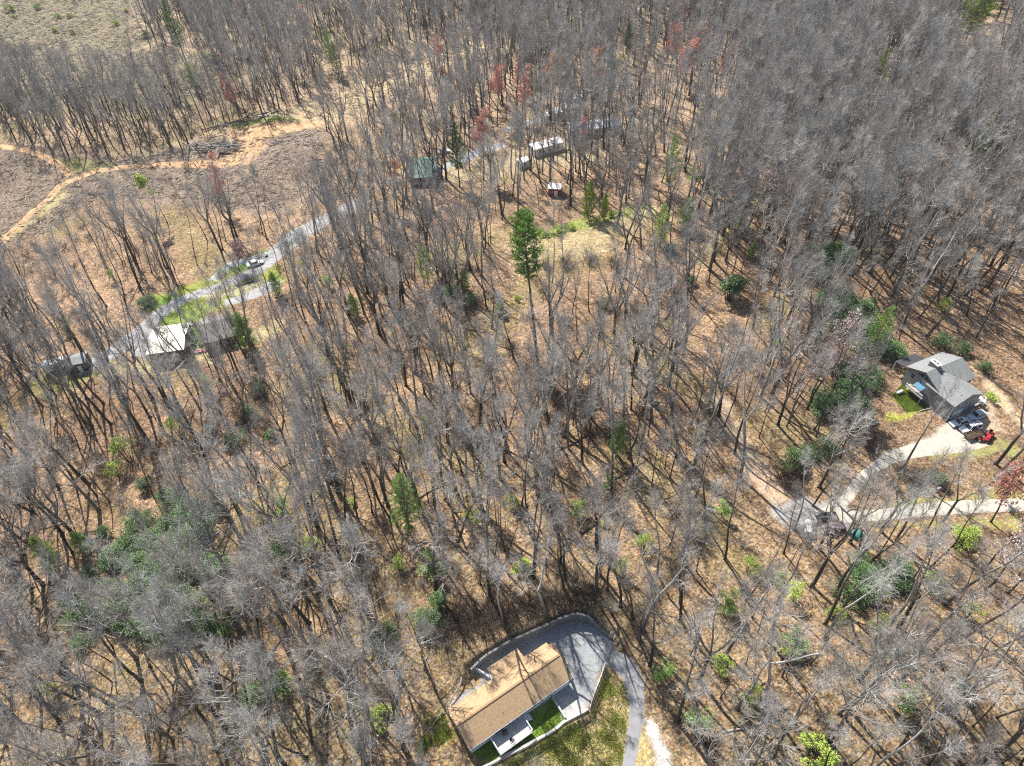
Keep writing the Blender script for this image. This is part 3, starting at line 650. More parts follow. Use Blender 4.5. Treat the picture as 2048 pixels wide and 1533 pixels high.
MB().loft([[(x, r * math.cos(k * math.pi / 6), .5 + r * math.sin(k * math.pi / 6)) for k in range(12)] for x, r in ((-.85, .05), (-.8, .25), (-.6, .36), (.6, .36), (.8, .25), (.85, .05))]).build("body", M_WHITE, t, smooth=True)
for x in (-.45, .45): MB().box((x, 0, .1), (.12, .5, .25)).build("foot", M_DARK, t)
t = put("lean_cover", "grey box-shaped heat pump against the grey house's side wall", "heat pump", (925, 790), c2, GA); t.name = "heat_pump"
MB().box((0, 0, .5), (1.0, 1.0, 1.0)).build("casing", M_CONC, t, bevel=.04); MB().tube([(0, 0, 1.0), (0, 0, 1.05)], .36, 14).build("fan_grille", M_DARK, t)
for i in range(16):
    q = i / 15; x = 930 + q * 150; y = 850 + 250 * (q ** 1.15)
    p = at(*c2(x, y)); r = .26 + .05 * math.sin(i * 7)
    s = MB(); n = 7
    s.loft([[(r * k_ * math.cos(2 * math.pi * j / n) * (1 + .2 * math.sin(j * 3 + i)), r * k_ * math.sin(2 * math.pi * j / n), z) for j in range(n)] for k_, z in ((.8, -.05), (1, .12), (.8, .26), (.3, .32))])
    o = s.build("edging_stone", M_CAP, None, p, i * 1.3); tag(o, "whitish edging stone in the curved row beside the grey house", "stone", "white edging stones by the grey house")
q = [at(*c2(*p)) for p in [(690, 960), (790, 985), (985, 935)]]
lg = MB(); lg.tube([(*(q[1] - q[1])[:2], .15), (*(q[2] - q[1])[:2], .15)], .15, 8); o = lg.build("timber_edging", M_WOOD, None, q[1]); tag(o, "long timber edging the lawn in front of the grey house", "timber")

# --- vehicles
def wheel(root, x, y, r=.33):
    wobj = MB().tube([(x, y - .11, r), (x, y + .11, r)], r, 16).build("wheel", M_TYRE, root)
    MB().tube([(x, y - .125, r), (x, y + .125, r)], r * .6, 12).build("rim", M_RIM, wobj)
def car(label, pos, rz, paint, L=4.6, W=1.8, hh=1.45, kind="sedan", group=None, name="parked_car", cat="car"):
    t = thing(name, label, cat, pos, rz, group)
    hb = .82 if kind == "sedan" else 1.0
    def sec(x, wl, wu, z0, z1): return [(x, -wl, z0), (x, -wl * 1.0, (z0 + z1) / 2), (x, -wu, z1 - .06), (x, -wu * .86, z1), (x, wu * .86, z1), (x, wu, z1 - .06), (x, wl, (z0 + z1) / 2), (x, wl, z0)]
    h = W / 2; l = L / 2
    body = MB().loft([sec(-l, h * .74, h * .66, .38, hb - .16), sec(-l + .15, h * .92, h * .86, .3, hb - .04), sec(-l + .7, h, h * .95, .24, hb + .03), sec(-.2, h, h * .97, .22, hb + .02), sec(l - 1.3, h, h * .95, .24, hb), sec(l - .4, h * .93, h * .84, .27, hb - .12), sec(l - .08, h * .76, h * .66, .33, hb - .25)])
    body.build("body", paint, t, smooth=False, bevel=.03)
    r0, r1, f1, f0 = ((-l + .75, -l + 1.45, .35, l - 1.45) if kind == "sedan" else (-l + .12, -l + .45, .6, l - 1.25) if kind == "suv" else (-.35, -.1, .75, l - 1.15))
    a, b = h * .90, h * .70
    cab = MB(); zb = hb - .03
    cab.add([(r0, -a, zb), (f0, -a, zb), (f0, a, zb), (r0, a, zb), (r1, -b, hh), (f1, -b, hh), (f1, b, hh), (r1, b, hh)], [(0, 3, 2, 1), (4, 5, 6, 7), (0, 1, 5, 4), (1, 2, 6, 5), (2, 3, 7, 6), (3, 0, 4, 7)])
    cab.build("cabin", paint, t, bevel=.05)
    def pane(nm, A, B, C, D, k=.84, off=.02):
        A, B, C, D = map(Vector, (A, B, C, D)); c = (A + B + C + D) / 4; n = (B - A).cross(D - A).normalized()
        pts = [c + (p - c) * k + n * off for p in (A, B, C, D)]
        MB().prism(pts, n * .015).build(nm, M_GLASS, t)
    pane("windscreen", (f0, -a, zb), (f0, a, zb), (f1, b, hh), (f1, -b, hh)); pane("rear_window", (r0, a, zb), (r0, -a, zb), (r1, -b, hh), (r1, b, hh))
    xm = (r0 + f0) / 2 - .1; xt = (r1 + f1) / 2 - .05
    for s in (-1, 1):
        for (x0_, x1_, y0_, y1_) in ((r0, xm, r1, xt), (xm, f0, xt, f1)):
            q = [(x0_, s * a, zb), (x1_, s * a, zb), (y1_, s * b, hh), (y0_, s * b, hh)]
            if s > 0: q = q[::-1]
            pane("side_window", *q, k=.8)
    for x in (-l + .85, l - .85):
        for s in (-1, 1): wheel(t, x, s * (h - .1))
    for s in (-1, 1):
        MB().box((l - .2, s * h * .62, hb - .30), (.22, .3, .13)).build("headlight", M_LAMP, t); MB().box((-l + .06, s * h * .66, hb - .2), (.14, .26, .16)).build("tail_light", M_TAIL, t)
        MB().box((f0 - .25, s * (h + .06), hb + .05), (.14, .16, .11)).build("mirror", paint, t)
    return t
def vdir(p, q, f): a, b = at(*f(*p)), at(*f(*q)); return math.atan2(b[1] - a[1], b[0] - a[0])
def carpos(px, f, z=.7): p = at(*f(*px), z); return (p[0], p[1], hgt(p[0], p[1]))
ang = vdir((1355, 1080), (1155, 1130), c2)
car("white sedan with dark sunroof, parked nearest the grey house's garage corner", carpos((1252, 1100), c2), ang, M_WHITEP, group="cars parked by the grey house")
MB().box((.0, 0, 1.456), (.55, .7, .02)).build("sunroof", M_GLASS, bpy.data.objects["parked_car"])
car("silver-blue sedan parked half in the grey house's shadow beside the side deck", carpos((1445, 1022), c2), ang + .08, M_SILVER, group="cars parked by the grey house")
van = car("white estate car with ribbed roof rack beside the brush-loaded trailer", carpos((1372, 1165), c2), ang + .04, M_WHITEP, 4.9, 1.9, 1.75, "suv", "cars parked by the grey house")
rk = MB()
for i in range(5): rk.box((-1.5 + i * .5, 0, 1.80), (.09, 1.2, .05))
for s in (-1, 1): rk.box((-.5, s * .6, 1.78), (2.3, .06, .05))
rk.build("roof_rack", M_DARK, van)
tr = thing("utility_trailer", "open trailer heaped with brown brush in front of the white estate car", "trailer", carpos((1395, 1255), c2, .5), ang + .06)
MB().box((0, 0, .55), (3.6, 1.8, .1)).build("bed", M_LOG, tr)
mb = MB()
for s in (-1, 1): mb.box((0, s * .88, .8), (3.6, .05, .45)); mb.box((s * 1.78, 0, .8), (.05, 1.7, .45))
mb.build("side_rail", M_LOG, tr)
for s in (-1, 1): wheel(tr, -.2, s * .95, .32)
MB().tube([(1.8, 0, .5), (2.9, 0, .45)], .05, 6).build("drawbar", M_DARK, tr)
mb = MB()
for i in range(260):
    x, y, z = random.uniform(-1.7, 1.7), random.uniform(-.8, .8), random.uniform(.6, 1.15); d = Vector((random.gauss(0, 1), random.gauss(0, 1), random.gauss(0, .25))).normalized() * random.uniform(.3, .7)
    mb.tube([(x, y, z), (x + d.x, y + d.y, z + d.z)], .02, 3, False)
mb.build("brush_load", mat("dry_brush", (.21, .135, .095), .95, .3, 2, island=.4), tr)
def tractor(label, pos, rz, s, grp):
    t = thing("garden_tractor", label, "tractor", pos, rz, grp); t.scale = (s, s, s)
    MB().loft([[(x, -w_, .5), (x, w_, .5), (x, w_ * .9, z), (x, -w_ * .9, z)] for x, w_, z in ((.1, .32, 1.0), (.9, .3, .95), (1.15, .24, .85))]).build("bonnet", M_REDP, t, bevel=.03)
    MB().box((-.45, 0, .62), (1.1, 1.0, .3)).build("rear_body", M_REDP, t, bevel=.04); MB().box((-.4, 0, .9), (.5, .5, .12)).build("seat", M_TYRE, t, bevel=.03)
    MB().box((-.64, 0, 1.15), (.1, .48, .5)).build("backrest", M_TYRE, t)
    MB().tube([(.05, 0, 1.0), (-.12, 0, 1.25)], .03, 6).build("steering_column", M_DARK, t)
    for sd in (-1, 1): wheel(t, -.6, sd * .58, .42); wheel(t, .85, sd * .42, .27)
tractor("red garden tractor at the edge of the pale drive, beside the bare bush", carpos((1580, 1255), c2), ang + .7, 1.25, "red tractors by the pale drive")
tractor("smaller red garden tractor nearer the brush-loaded trailer", carpos((1515, 1295), c2), ang + 2.4, .95, "red tractors by the pale drive")
# black SUV group on the gravel
car("glossy black car parked under bare trees on the gravel lane", carpos((690, 640), c3), vdir((790, 625), (610, 650), c3), M_BLACKP, 4.7, 1.9, 1.7, "suv")
car("dusty maroon pickup truck behind the glossy black car", carpos((735, 705), c3), vdir((790, 690), (680, 715), c3), M_MAROON, 5.0, 1.9, 1.75, "pickup", name="pickup_truck", cat="truck")
t = put("covered_trailer", "small white covered trailer on leaf litter beside the glossy black car", "trailer", (575, 725), c3, 1.2)
MB().loft([[(x, 1.0 * math.cos(k * math.pi / 8), .7 + .9 * math.sin(k * math.pi / 8)) for k in range(9)] for x in (-1.5, 1.5)]).build("cover", M_WHITE, t)
MB().box((0, 0, .6), (3.0, 1.9, .18)).build("bed", M_DARK, t)
for s in (-1, 1): wheel(t, 0, s * 1.0, .32)
t = put("tarp_bundle", "teal plastic tarpaulin draped over a heap among bare shrubs", "tarpaulin", (900, 757), c3); n = 14
MB().loft([[(r * math.cos(2 * math.pi * j / n) * (1 + .15 * math.sin(3 * j + z * 5)), r * math.sin(2 * math.pi * j / n) * (1 + .12 * math.cos(4 * j)), z) for j in range(n)] for r, z in ((1.35, -.05), (1.2, .3), (.95, .75), (.55, 1.0), (.1, 1.08))]).build("cover", M_TEAL, t, smooth=True)
MB().tube([(1.3 * math.cos(k * .45), 1.3 * math.sin(k * .45), .22) for k in range(15)], .03, 5).build("rope", M_DARK, t)
for (x, y), lab in [((1395, 470), "white mailbox on a dark post beside the gravel road"), ((1447, 462), "smaller white box on a dark post beside the white mailbox")]:
    t = put("mailbox", lab, "mailbox", (x, y), c3, .3); k = 1.0 if x < 1400 else .75
    MB().box((0, 0, .5), (.14, .14, 1.2)).build("post", M_LOG, t)
    MB().loft([[(xx, .28 * k * math.cos(q), 1.25 + .3 * k * math.sin(q)) for q in (-2.4, -.75, 0, .6, 1.2, 1.94, 2.5, 3.14)] for xx in (-.45 * k, .45 * k)]).build("box", M_WHITE, t)

# --- buildings on the left road
def building(name, label, cat, A, B, W, hw, rise, wm, rm, over=.3, wins=(), doors=(), f=None, z=None, extra=None):
    """gabled building whose ridge runs between two pixels (seen at ridge height)"""
    zr = hw + rise; a, b = at(*(f(*A) if f else A), zr), at(*(f(*B) if f else B), zr); c = (a + b) / 2; L = float(np.hypot(*(b - a)[:2]))
    t = thing(name, label, cat, (c[0], c[1], hgt(c[0], c[1])), math.atan2(b[1] - a[1], b[0] - a[0]))
    gable_wall(L - .5, W - .4, hw, rise).build("wall", wm, t); gable_roof(L - .5, W - .4, hw, rise, over, .25).build("roof", rm, t)
    for side, u, zz, w_, h_ in wins: window(t, wall_frame(side, L - .5, W - .4), u * L, zz, w_, h_, M_WHITE)
    for side, u, w_, h_ in doors: door(t, wall_frame(side, L - .5, W - .4), u * L, 0, w_, h_, M_WHITE)
    return t
SW4 = [('S', -.3, 1.6, 1, 1.1), ('S', 0, 1.6, 1, 1.1), ('S', .3, 1.6, 1, 1.1), ('E', 0, 1.6, 1, 1), ('W', 0, 1.6, 1, 1)]
t = building("workshop", "wide building with a cream low-pitched roof and brown walls beside the left road", "workshop", c4(880, 780), c4(1135, 745), 10.5, 3.6, .7, M_BROWNWALL, M_CREAM, .2, SW4, [('S', .15, 3.0, 2.6)])
for (x, y), lab in [((3.5, 3.6), "silver rooftop unit at the far edge of the cream roof, nearer its middle"), ((5.6, 3.2), "silver rooftop unit at the far corner of the cream roof")]:
    u = MB().box((x, y, 4.4), (1.2, .9, .8)).build("rooftop_unit", M_CONC, t, bevel=.04); MB().tube([(x, y, 4.8), (x, y, 4.86)], .3, 12).build("fan_grille", M_DARK, u)
building("house", "brown-grey shingled house half hidden by trees beside the cream-roofed workshop", "house", c4(1215, 690), c4(1425, 635), 10.0, 2.9, 2.0, M_BROWNWALL, M_BROWNROOF, .4, SW4 + [('N', .2, 1.6, 1, 1.1)], [('S', .12, 1, 2.05)])
building("mobile_home", "long grey single-storey trailer home at the lower end of the left road", "mobile home", c4(290, 925), c4(450, 893), 4.6, 2.6, .5, M_DARK, M_GREYROOF, .15, SW4, [('S', .15, .9, 2.0)])
t = put("camper", "white box camper trailer parked at the end of the grey trailer home", "camper", c4(262, 985), None, .3)
MB().box((0, 0, 1.6), (5.2, 2.3, 2.3)).build("body", M_WHITE, t, bevel=.18); MB().box((.5, -1.16, 1.8), (1.4, .05, .7)).build("window", M_GLASS, t)
MB().box((-.8, 0, 2.82), (.9, .9, .2)).build("roof_vent", M_CONC, t, bevel=.05)
for s in (-1, 1): wheel(t, -.2, s * 1.02, .36)
car("white car with a dark windscreen parked on the left road's wide apron", carpos((510, 526), lambda x, y: (x, y)), vdir((495, 531), (528, 521), lambda x, y: (x, y)), M_WHITEP, 4.8, 1.9, 1.5)
t = put("flower_bed", "narrow strip of pink flowers along the workshop's front wall", "flower bed", c4(1180, 880), None, .25); mb = MB()
for i in range(180):
    x, y = random.uniform(-6, 6), random.uniform(-.5, .5); mb.tube([(x, y, 0), (x + .05, y, random.uniform(.3, .6))], [.12, .16], 5)
mb.build("blooms", mat("magenta_blooms", (.42, .16, .26), .8, .4, 1, island=.3), t); MB().box((0, 0, .05), (12.4, 1.2, .2)).build("soil", M_LOG, t)
for i in range(14):
    p = at(*c4(1485 + i * 10.5, 418 - i * 2.9)); r = .42 + .12 * math.sin(i * 5)
    o = MB().loft([[(r * k_ * math.cos(2 * math.pi * j / 7) * (1 + .2 * math.sin(j * 3 + i)), r * k_ * math.sin(2 * math.pi * j / 7), z) for j in range(7)] for k_, z in ((.8, -.05), (1, .2), (.8, .42), (.3, .52))]).build("boulder", M_LOG, None, p, i * 1.1)
    tag(o, "dark boulder in the row edging the lawn below the left road", "boulder", "dark boulders along the left road's lawn")
# --- hamlet at the top
building("metal_roofed_house", "building with a broad dark-green metal roof among trees beside the lone roadside pine", "house", (818, 322), (872, 318), 13.5, 3.0, 2.6, M_WOOD, M_GREENMETAL, .4, SW4, [('S', .1, 1.0, 2.0)])
building("mobile_home", "white mobile home beyond the red shed, the widest white roof there", "mobile home", (1062, 293), (1122, 277), 5.0, 2.7, .45, M_SIDING, M_WHITE, .15, SW4, [('S', .2, .9, 2.0)])
building("storage_shed", "small white-roofed outbuilding in line with the wide white mobile home", "shed", (1036, 322), (1056, 314), 3.2, 2.2, .5, M_SIDING, M_WHITE, .1, [('S', 0, 1.3, .8, .7)], [('E', 0, .9, 1.9)])
building("mobile_home", "long pale-blue roofed home deepest among the hamlet's trees", "mobile home", (1138, 250), (1240, 240), 7.0, 2.8, .8, M_SIDING, M_BLUEMETAL, .2, SW4, [('S', .2, .9, 2.0)])
for i, (A, B, lab) in enumerate([((1082, 230), (1100, 226), "white-roofed trailer, nearest of the broken row beyond the pale-blue roof"), ((1106, 223), (1122, 219), "white-roofed trailer in the middle of the broken row"), ((1128, 216), (1146, 211), "white-roofed trailer at the far end of the broken row")]):
    o = building("mobile_home", lab, "mobile home", A, B, 3.4, 2.6, .4, M_SIDING, M_WHITE, .12, [('S', 0, 1.5, .9, .8)], [('S', .25, .9, 1.9)]); o["group"] = "row of white trailers in the hamlet"
car("white pickup truck on the hamlet's upper lane among trees", carpos((1155, 196), lambda x, y: (x, y)), .5, M_WHITEP, 5.4, 2.0, 1.8, "pickup", name="pickup_truck", cat="truck")
car("white car on the hamlet's upper lane beyond the pickup", carpos((1172, 183), lambda x, y: (x, y)), .5, M_WHITEP, 4.6, 1.8, 1.5)
car("white car beside the dark-green metal roof", carpos((887, 302), lambda x, y: (x, y)), .3, M_WHITEP, 4.6, 1.8, 1.5)
sh = building("garden_shed", "small red board shed with a whitish roof under bare trees", "shed", (1097, 367), (1124, 369), 3.8, 2.7, .8, M_REDWALL, M_WHITE, .2, [('S', -.2, 1.5, .7, .7)], [('S', .12, 1.1, 2.0)])

# ------------------------------------------------------------------ tree meshes
class TB:
    """collects tubes (as triangles) and cones as numpy arrays"""
    def __init__(s): s.V = []; s.T = []; s.n = 0
    def put(s, V, T): s.V.append(np.asarray(V, float)); s.T.append(np.asarray(T, int) + s.n); s.n += len(V)
    def tube(s, P, R, n=5):
        P = np.asarray(P, float); R = np.asarray(R, float); m = len(P)
        t = np.gradient(P, axis=0); t /= np.linalg.norm(t, axis=1)[:, None] + 1e-9
        ref = np.array((1., .13, .07)) if abs(t[0][2]) > .7 else np.array((.05, .1, 1.))
        a = np.cross(t, ref); a /= np.linalg.norm(a, axis=1)[:, None] + 1e-9; b = np.cross(t, a)
        q = np.arange(n) * 2 * math.pi / n
        ring = P[:, None] + (a[:, None] * np.cos(q)[None, :, None] + b[:, None] * np.sin(q)[None, :, None]) * R[:, None, None]
        i = (np.arange(m - 1)[:, None] * n); k = np.arange(n)[None]; k1 = (k + 1) % n
        T = np.concatenate([np.stack([i + k, i + k1, i + n + k1], -1).reshape(-1, 3), np.stack([i + k, i + n + k1, i + n + k], -1).reshape(-1, 3)])
        s.put(ring.reshape(-1, 3), T)
    def cones(s, P, D, R, bend=None):
        """thin tapered 3-sided twigs from P along D (arrays); bend adds a mid ring displaced"""
        P = np.asarray(P, float); D = np.asarray(D, float); R = np.broadcast_to(np.asarray(R, float), (len(P),))
        t = D / (np.linalg.norm(D, axis=1)[:, None] + 1e-9); ref = np.where(np.abs(t[:, 2:]) > .8, [[1., .1, 0]], [[0, .1, 1.]])
        a = np.cross(t, ref); a /= np.linalg.norm(a, axis=1)[:, None] + 1e-9; b = np.cross(t, a); q = np.arange(3) * 2 * math.pi / 3
        off = a[:, None] * np.cos(q)[None, :, None] + b[:, None] * np.sin(q)[None, :, None]
        N = len(P); r0 = P[:, None] + off * R[:, None, None]
        if bend is None:
            V = np.concatenate([r0, (P + D)[:, None]], 1); o = np.arange(N)[:, None] * 4
            T = np.concatenate([o + np.array([[0, 1, 3]]), o + np.array([[1, 2, 3]]), o + np.array([[2, 0, 3]])])
        else:
            r1 = (P + D * .5 + bend * .5)[:, None] + off * R[:, None, None] * .6
            V = np.concatenate([r0, r1, (P + D)[:, None]], 1); o = np.arange(N)[:, None] * 7
            T = np.concatenate([o + np.array([f]) for f in ((0, 1, 4), (0, 4, 3), (1, 2, 5), (1, 5, 4), (2, 0, 3), (2, 3, 5), (3, 4, 6), (4, 5, 6), (5, 3, 6))])
        s.put(V.reshape(-1, 3), T)
    def mesh(s, name, m, smooth=False): return np_mesh(name, np.concatenate(s.V), np.concatenate(s.T), m, smooth)
def unit(v): return v / (np.linalg.norm(v, axis=-1, keepdims=True) + 1e-9)
def path(r, p, d, L, n, wob, up):
    pts = [np.array(p, float)]; d = unit(np.array(d, float))
    for i in range(n):
        d = unit(d + r.normal(0, wob, 3) + np.array((0, 0, up))); pts.append(pts[-1] + d * L / n)
    return np.array(pts)
def along(P, t):
    f = t * (len(P) - 1); i = np.minimum(f.astype(int), len(P) - 2); k = (f - i)[:, None]
    return P[i] * (1 - k) + P[i + 1] * k, unit(P[i + 1] - P[i])
def sidedirs(r, T, lo, hi):
    """directions leaving axes T at lo..hi radians"""
    n = len(T); v = unit(np.cross(T, r.normal(0, 1, (n, 3)))); a = r.uniform(lo, hi, n)[:, None]
    return unit(T * np.cos(a) + v * np.sin(a))
def bare_tree_mesh(seed, h=24., r0=.24, cs=.45, spread=3.2, limbs=16, fork=0, lean=0., open_=.75, twigs=1.0, bark=None, twigm=None, pool=None):
    r = np.random.default_rng(seed); A = TB(); B = TB(); leaders = []
    la = r.uniform(0, 6.28); d0 = np.array((math.cos(la) * lean, math.sin(la) * lean, 1.))
    if fork:
        hf = h * r.uniform(.3, .5); st = path(r, (0, 0, -.3), d0, hf + .3, 6, .035, .02); A.tube(st, np.linspace(r0 * 1.15, r0 * .85, 7), 7)
        for k in range(fork):
            q = la + k * 6.28 / fork + r.uniform(-.4, .4); d = unit(np.array((math.cos(q) * .42, math.sin(q) * .42, 1.)))
            P = path(r, st[-1] - (0, 0, .1), d, (h - hf) * r.uniform(.85, 1.05), 9, .07, .05); R = np.linspace(r0 * .66, .03, 10); A.tube(P, R, 6); leaders.append((P, R, .12))
    else:
        P = path(r, (0, 0, -.3), d0, h, 13, .05, .03); R = r0 * (1.1 - np.linspace(0, 1, 14) ** .9 * .95); R[-1] = .025; A.tube(P, R, 7); leaders.append((P, R, cs))
    # root flare
    for k in range(4):
        q = k * 1.57 + r.uniform(0, .8); A.tube([(math.cos(q) * r0 * .5, math.sin(q) * r0 * .5, .55), (math.cos(q) * r0 * 1.9, math.sin(q) * r0 * 1.9, -.15)], [r0 * .5, r0 * .22], 5)
    limbP = []
    for P, R, c in leaders:
        n = max(5, int(limbs / len(leaders))); ts = np.sort(r.uniform(c, .97, n)); pos, tan = along(P, ts)
        for t, p, tg in zip(ts, pos, tan):
            rad = np.interp(t, np.linspace(0, 1, len(R)), R); k = (t - c) / (1 - c)
            L = spread * (1.15 - .72 * k) * r.uniform(.65, 1.3); d = sidedirs(r, tg[None], open_ * .75, open_ * 1.3)[0]; d = unit(d + (0, 0, .15))
            Q = path(r, p, d, L, 6, .13, .10); rr = min(rad * .65, .022 * L + .014); A.tube(Q, np.linspace(rr, .018, 7), 5); limbP.append((Q, rr, L))
        limbP.append((P[-4:], .05, 2.5))
    subs = []
    for Q, rr, L in limbP:
        n = int(3 + L * 1.3); ts = r.uniform(.25, 1, n); pos, tan = along(Q, ts); D = sidedirs(r, tan, .45, 1.0) + (0, 0, .2)
        for p, d, t in zip(pos, D, ts):
            l = (.34 + .2 * r.random()) * L * (1.15 - .5 * t) + .35; S_ = path(r, p, d, l, 4, .16, .06); B.tube(S_, np.linspace(min(.034, rr * .6), .009, 5), 3); subs.append(S_)
        subs.append(Q[-3:])
    tw_p = []; tw_d = []
    for S_ in subs:
        n = int((3.4 + 1.7 * np.linalg.norm(S_[-1] - S_[0])) * twigs); ts = r.uniform(.1, 1, n); pos, tan = along(S_, ts); tw_p.append(pos); tw_d.append(sidedirs(r, tan, .3, 1.05) * r.uniform(.45, 1.25, n)[:, None])
        tw_p.append(S_[-1:]); tw_d.append(tan[-1:] * .7)
    P = np.concatenate(tw_p); D = np.concatenate(tw_d); D[:, 2] += .12
    bend = r.normal(0, .12, D.shape); B.cones(P, D, .0105, bend)
    # finest twigs
    k = 3; P2 = np.repeat(P + D * .5 + bend * .5, k, 0); D2 = sidedirs(r, np.repeat(unit(D), k, 0), .3, .9) * r.uniform(.25, .65, len(P2))[:, None]
    B.cones(P2, D2, .0062)
    tips = np.concatenate([P + D, P2 + D2]); 
    return A.mesh("trunk", bark or M_BARK, True), B.mesh("crown", twigm or M_TWIG), tips, h
def bud_mesh(name, tips, m, seed, frac=.5, size=.11, squash=1.0):
    """small four-sided bud clusters at the twig tips"""
    r = np.random.default_rng(seed); P = tips[r.random(len(tips)) < frac]; n = len(P); s = r.uniform(.5, 1.3, n)[:, None, None] * size
    k = np.array([(1, 1, 1), (1, -1, -1), (-1, 1, -1), (-1, -1, 1)]) * .6; rot = r.normal(0, .35, (n, 4, 3))
    V = (P[:, None] + (k[None] + rot) * s).reshape(-1, 3); o = np.arange(n)[:, None] * 4
    return np_mesh(name, V, np.concatenate([o + np.array([f]) for f in ((0, 1, 2), (0, 3, 1), (0, 2, 3), (1, 3, 2))]), m)
def leaf_mesh(name, P, D, L, Wd, m, seed):
    """folded two-quad leaves at P pointing along D"""
    r = np.random.default_rng(seed); n = len(P); D = unit(D); ref = unit(r.normal(0, .5, (n, 3)) + (0, 0, 1.0)); a = unit(np.cross(D, ref)); up = np.cross(a, D)
    L = np.broadcast_to(L, (n,))[:, None]; Wd = np.broadcast_to(Wd, (n,))[:, None]
    V = np.stack([P, P + D * L * .45 + a * Wd + up * Wd * .35, P + D * L - up * L * .12, P + D * L * .45 - a * Wd + up * Wd * .35, P + D * L * .5], 1).reshape(-1, 3); o = np.arange(n)[:, None] * 5
    return np_mesh(name, V, np.concatenate([o + np.array([f]) for f in ((0, 4, 1), (4, 2, 1), (0, 3, 4), (4, 3, 2))]), m)
def needle_mesh(name, P, D, n_each, L, R, m, seed, spread=.8):
    r = np.random.default_rng(seed); k = n_each; Pn = np.repeat(P, k, 0) + r.normal(0, .06, (len(P) * k, 3)); Dn = unit(np.repeat(unit(D), k, 0) + r.normal(0, spread, (len(P) * k, 3)) * .7 + (0, 0, .12)) * r.uniform(.6, 1.25, len(P) * k)[:, None] * L
    B = TB(); B.cones(Pn, Dn, R); return B.mesh(name, m)
def pine_mesh(seed, h=30., r0=.34, cs=.5, spread=3.6, step=.75, tuft=3.2, needles=9, m=None, droop=.0, lean=(0, 0), prof_p=1.8):
    """white pine: whorls of limbs with needle tufts in flat sprays"""
    r = np.random.default_rng(seed); A = TB(); d0 = np.array((lean[0], lean[1], 1.)); P = path(r, (0, 0, -.3), d0, h * np.linalg.norm(d0), 14, .012, .0); A.tube(P, np.linspace(r0, .04, 15), 8)
    tp = []; td = []; z = cs
    while z < .99:
        k = (z - cs) / (1 - cs); prof = (.5 + .5 * math.sin(min(1, k * 2.0) * 1.57)) * (1 - k ** prof_p) + .10; n = r.integers(4, 6); q0 = r.uniform(0, 6.28)
        for j in range(n):
            q = q0 + j * 6.28 / n + r.uniform(-.3, .3); L = spread * prof * r.uniform(.6, 1.25); p, _ = along(P, np.array([z + r.uniform(-.01, .01)])); d = np.array((math.cos(q), math.sin(q), .25 + .5 * k - droop))
            Q = path(r, p[0], d, L, 5, .08, .05); A.tube(Q, np.linspace(.02 + .014 * L, .012, 6), 4)
            nn = max(3, int(L * tuft)); ts = r.uniform(.35, 1.02, nn).clip(0, 1); pos, tan = along(Q, ts); pos = pos + r.normal(0, .24, pos.shape) * (.4 + .25 * L) * np.array((1, 1, .5)); tp.append(pos); td.append(unit(tan + r.normal(0, .4, tan.shape)))
        z += step / h
    tp.append(P[-1:] + 0); td.append(np.array([[0, 0, 1.]]))
    return A.mesh("trunk", M_PINEBARK, True), needle_mesh("crown", np.concatenate(tp), np.concatenate(td), needles, .42, .024, m or M_NEEDLE, seed + 1)
def rhodo_mesh(seed, R=2.2, h=2.6, n=2600, m=None, L=.26, clumps=16):
    """many-stemmed evergreen: leaf whorls on lumpy dome"""
    r = np.random.default_rng(seed); A = TB(); P = []; D = []
    for c in range(clumps):
        q = r.uniform(0, 6.28); rr = R * math.sqrt(r.random()) * .8; top = np.array((math.cos(q) * rr, math.sin(q) * rr, h * (1 - .6 * (rr / R) ** 2) * r.uniform(.45, 1.2))); b = np.array((math.cos(q) * rr * .25, math.sin(q) * rr * .25, -.15))
        st = np.array([b, (b + top) * .5 + r.normal(0, .15, 3), top]); A.tube(st, [.06, .04, .02], 4); k = n // clumps; cr = R * .36
        v = unit(r.normal(0, 1, (k, 3))); v[:, 2] = np.abs(v[:, 2]) * .9 - .25; rad = r.uniform(.55, 1.05, k)[:, None] * cr * r.uniform(.7, 1.2)
        P.append(top - (0, 0, cr * .35) + v * rad * (1, 1, .8)); D.append(v + r.normal(0, .45, v.shape))
    P = np.concatenate(P); D = np.concatenate(D); P[:, 2] = np.maximum(P[:, 2], .1)
    return A.mesh("stems", M_BARK, True), leaf_mesh("leaves", P, D, r.uniform(.7, 1.25, len(P)) * L, L * .24, m or M_RHODO, seed + 3)
def brush_mesh(seed, R=1.4, h=3.0, stems=9, m=None):
    """leafless shrub of many thin stems"""
    r = np.random.default_rng(seed); B = TB(); tp = []; td = []
    for k in range(stems):
        q = r.uniform(0, 6.28); d = np.array((math.cos(q) * .45, math.sin(q) * .45, 1.)); P = path(r, (math.cos(q) * .15, math.sin(q) * .15, -.1), d, h * r.uniform(.6, 1.1), 5, .12, .02); B.tube(P, np.linspace(.028, .008, 6), 3)
        ts = r.uniform(.25, 1, 14); pos, tan = along(P, ts); tp.append(pos); td.append(sidedirs(r, tan, .35, .9) * r.uniform(.4, 1.1, 14)[:, None])
    P = np.concatenate(tp); D = np.concatenate(td); B.cones(P, D, .010, r.normal(0, .1, D.shape)); P2 = np.repeat(P + D * .5, 3, 0); B.cones(P2, sidedirs(r, np.repeat(unit(D), 3, 0), .3, .9) * r.uniform(.25, .6, len(P2))[:, None], .0065)
    return B.mesh("stems", m or M_TWIG)

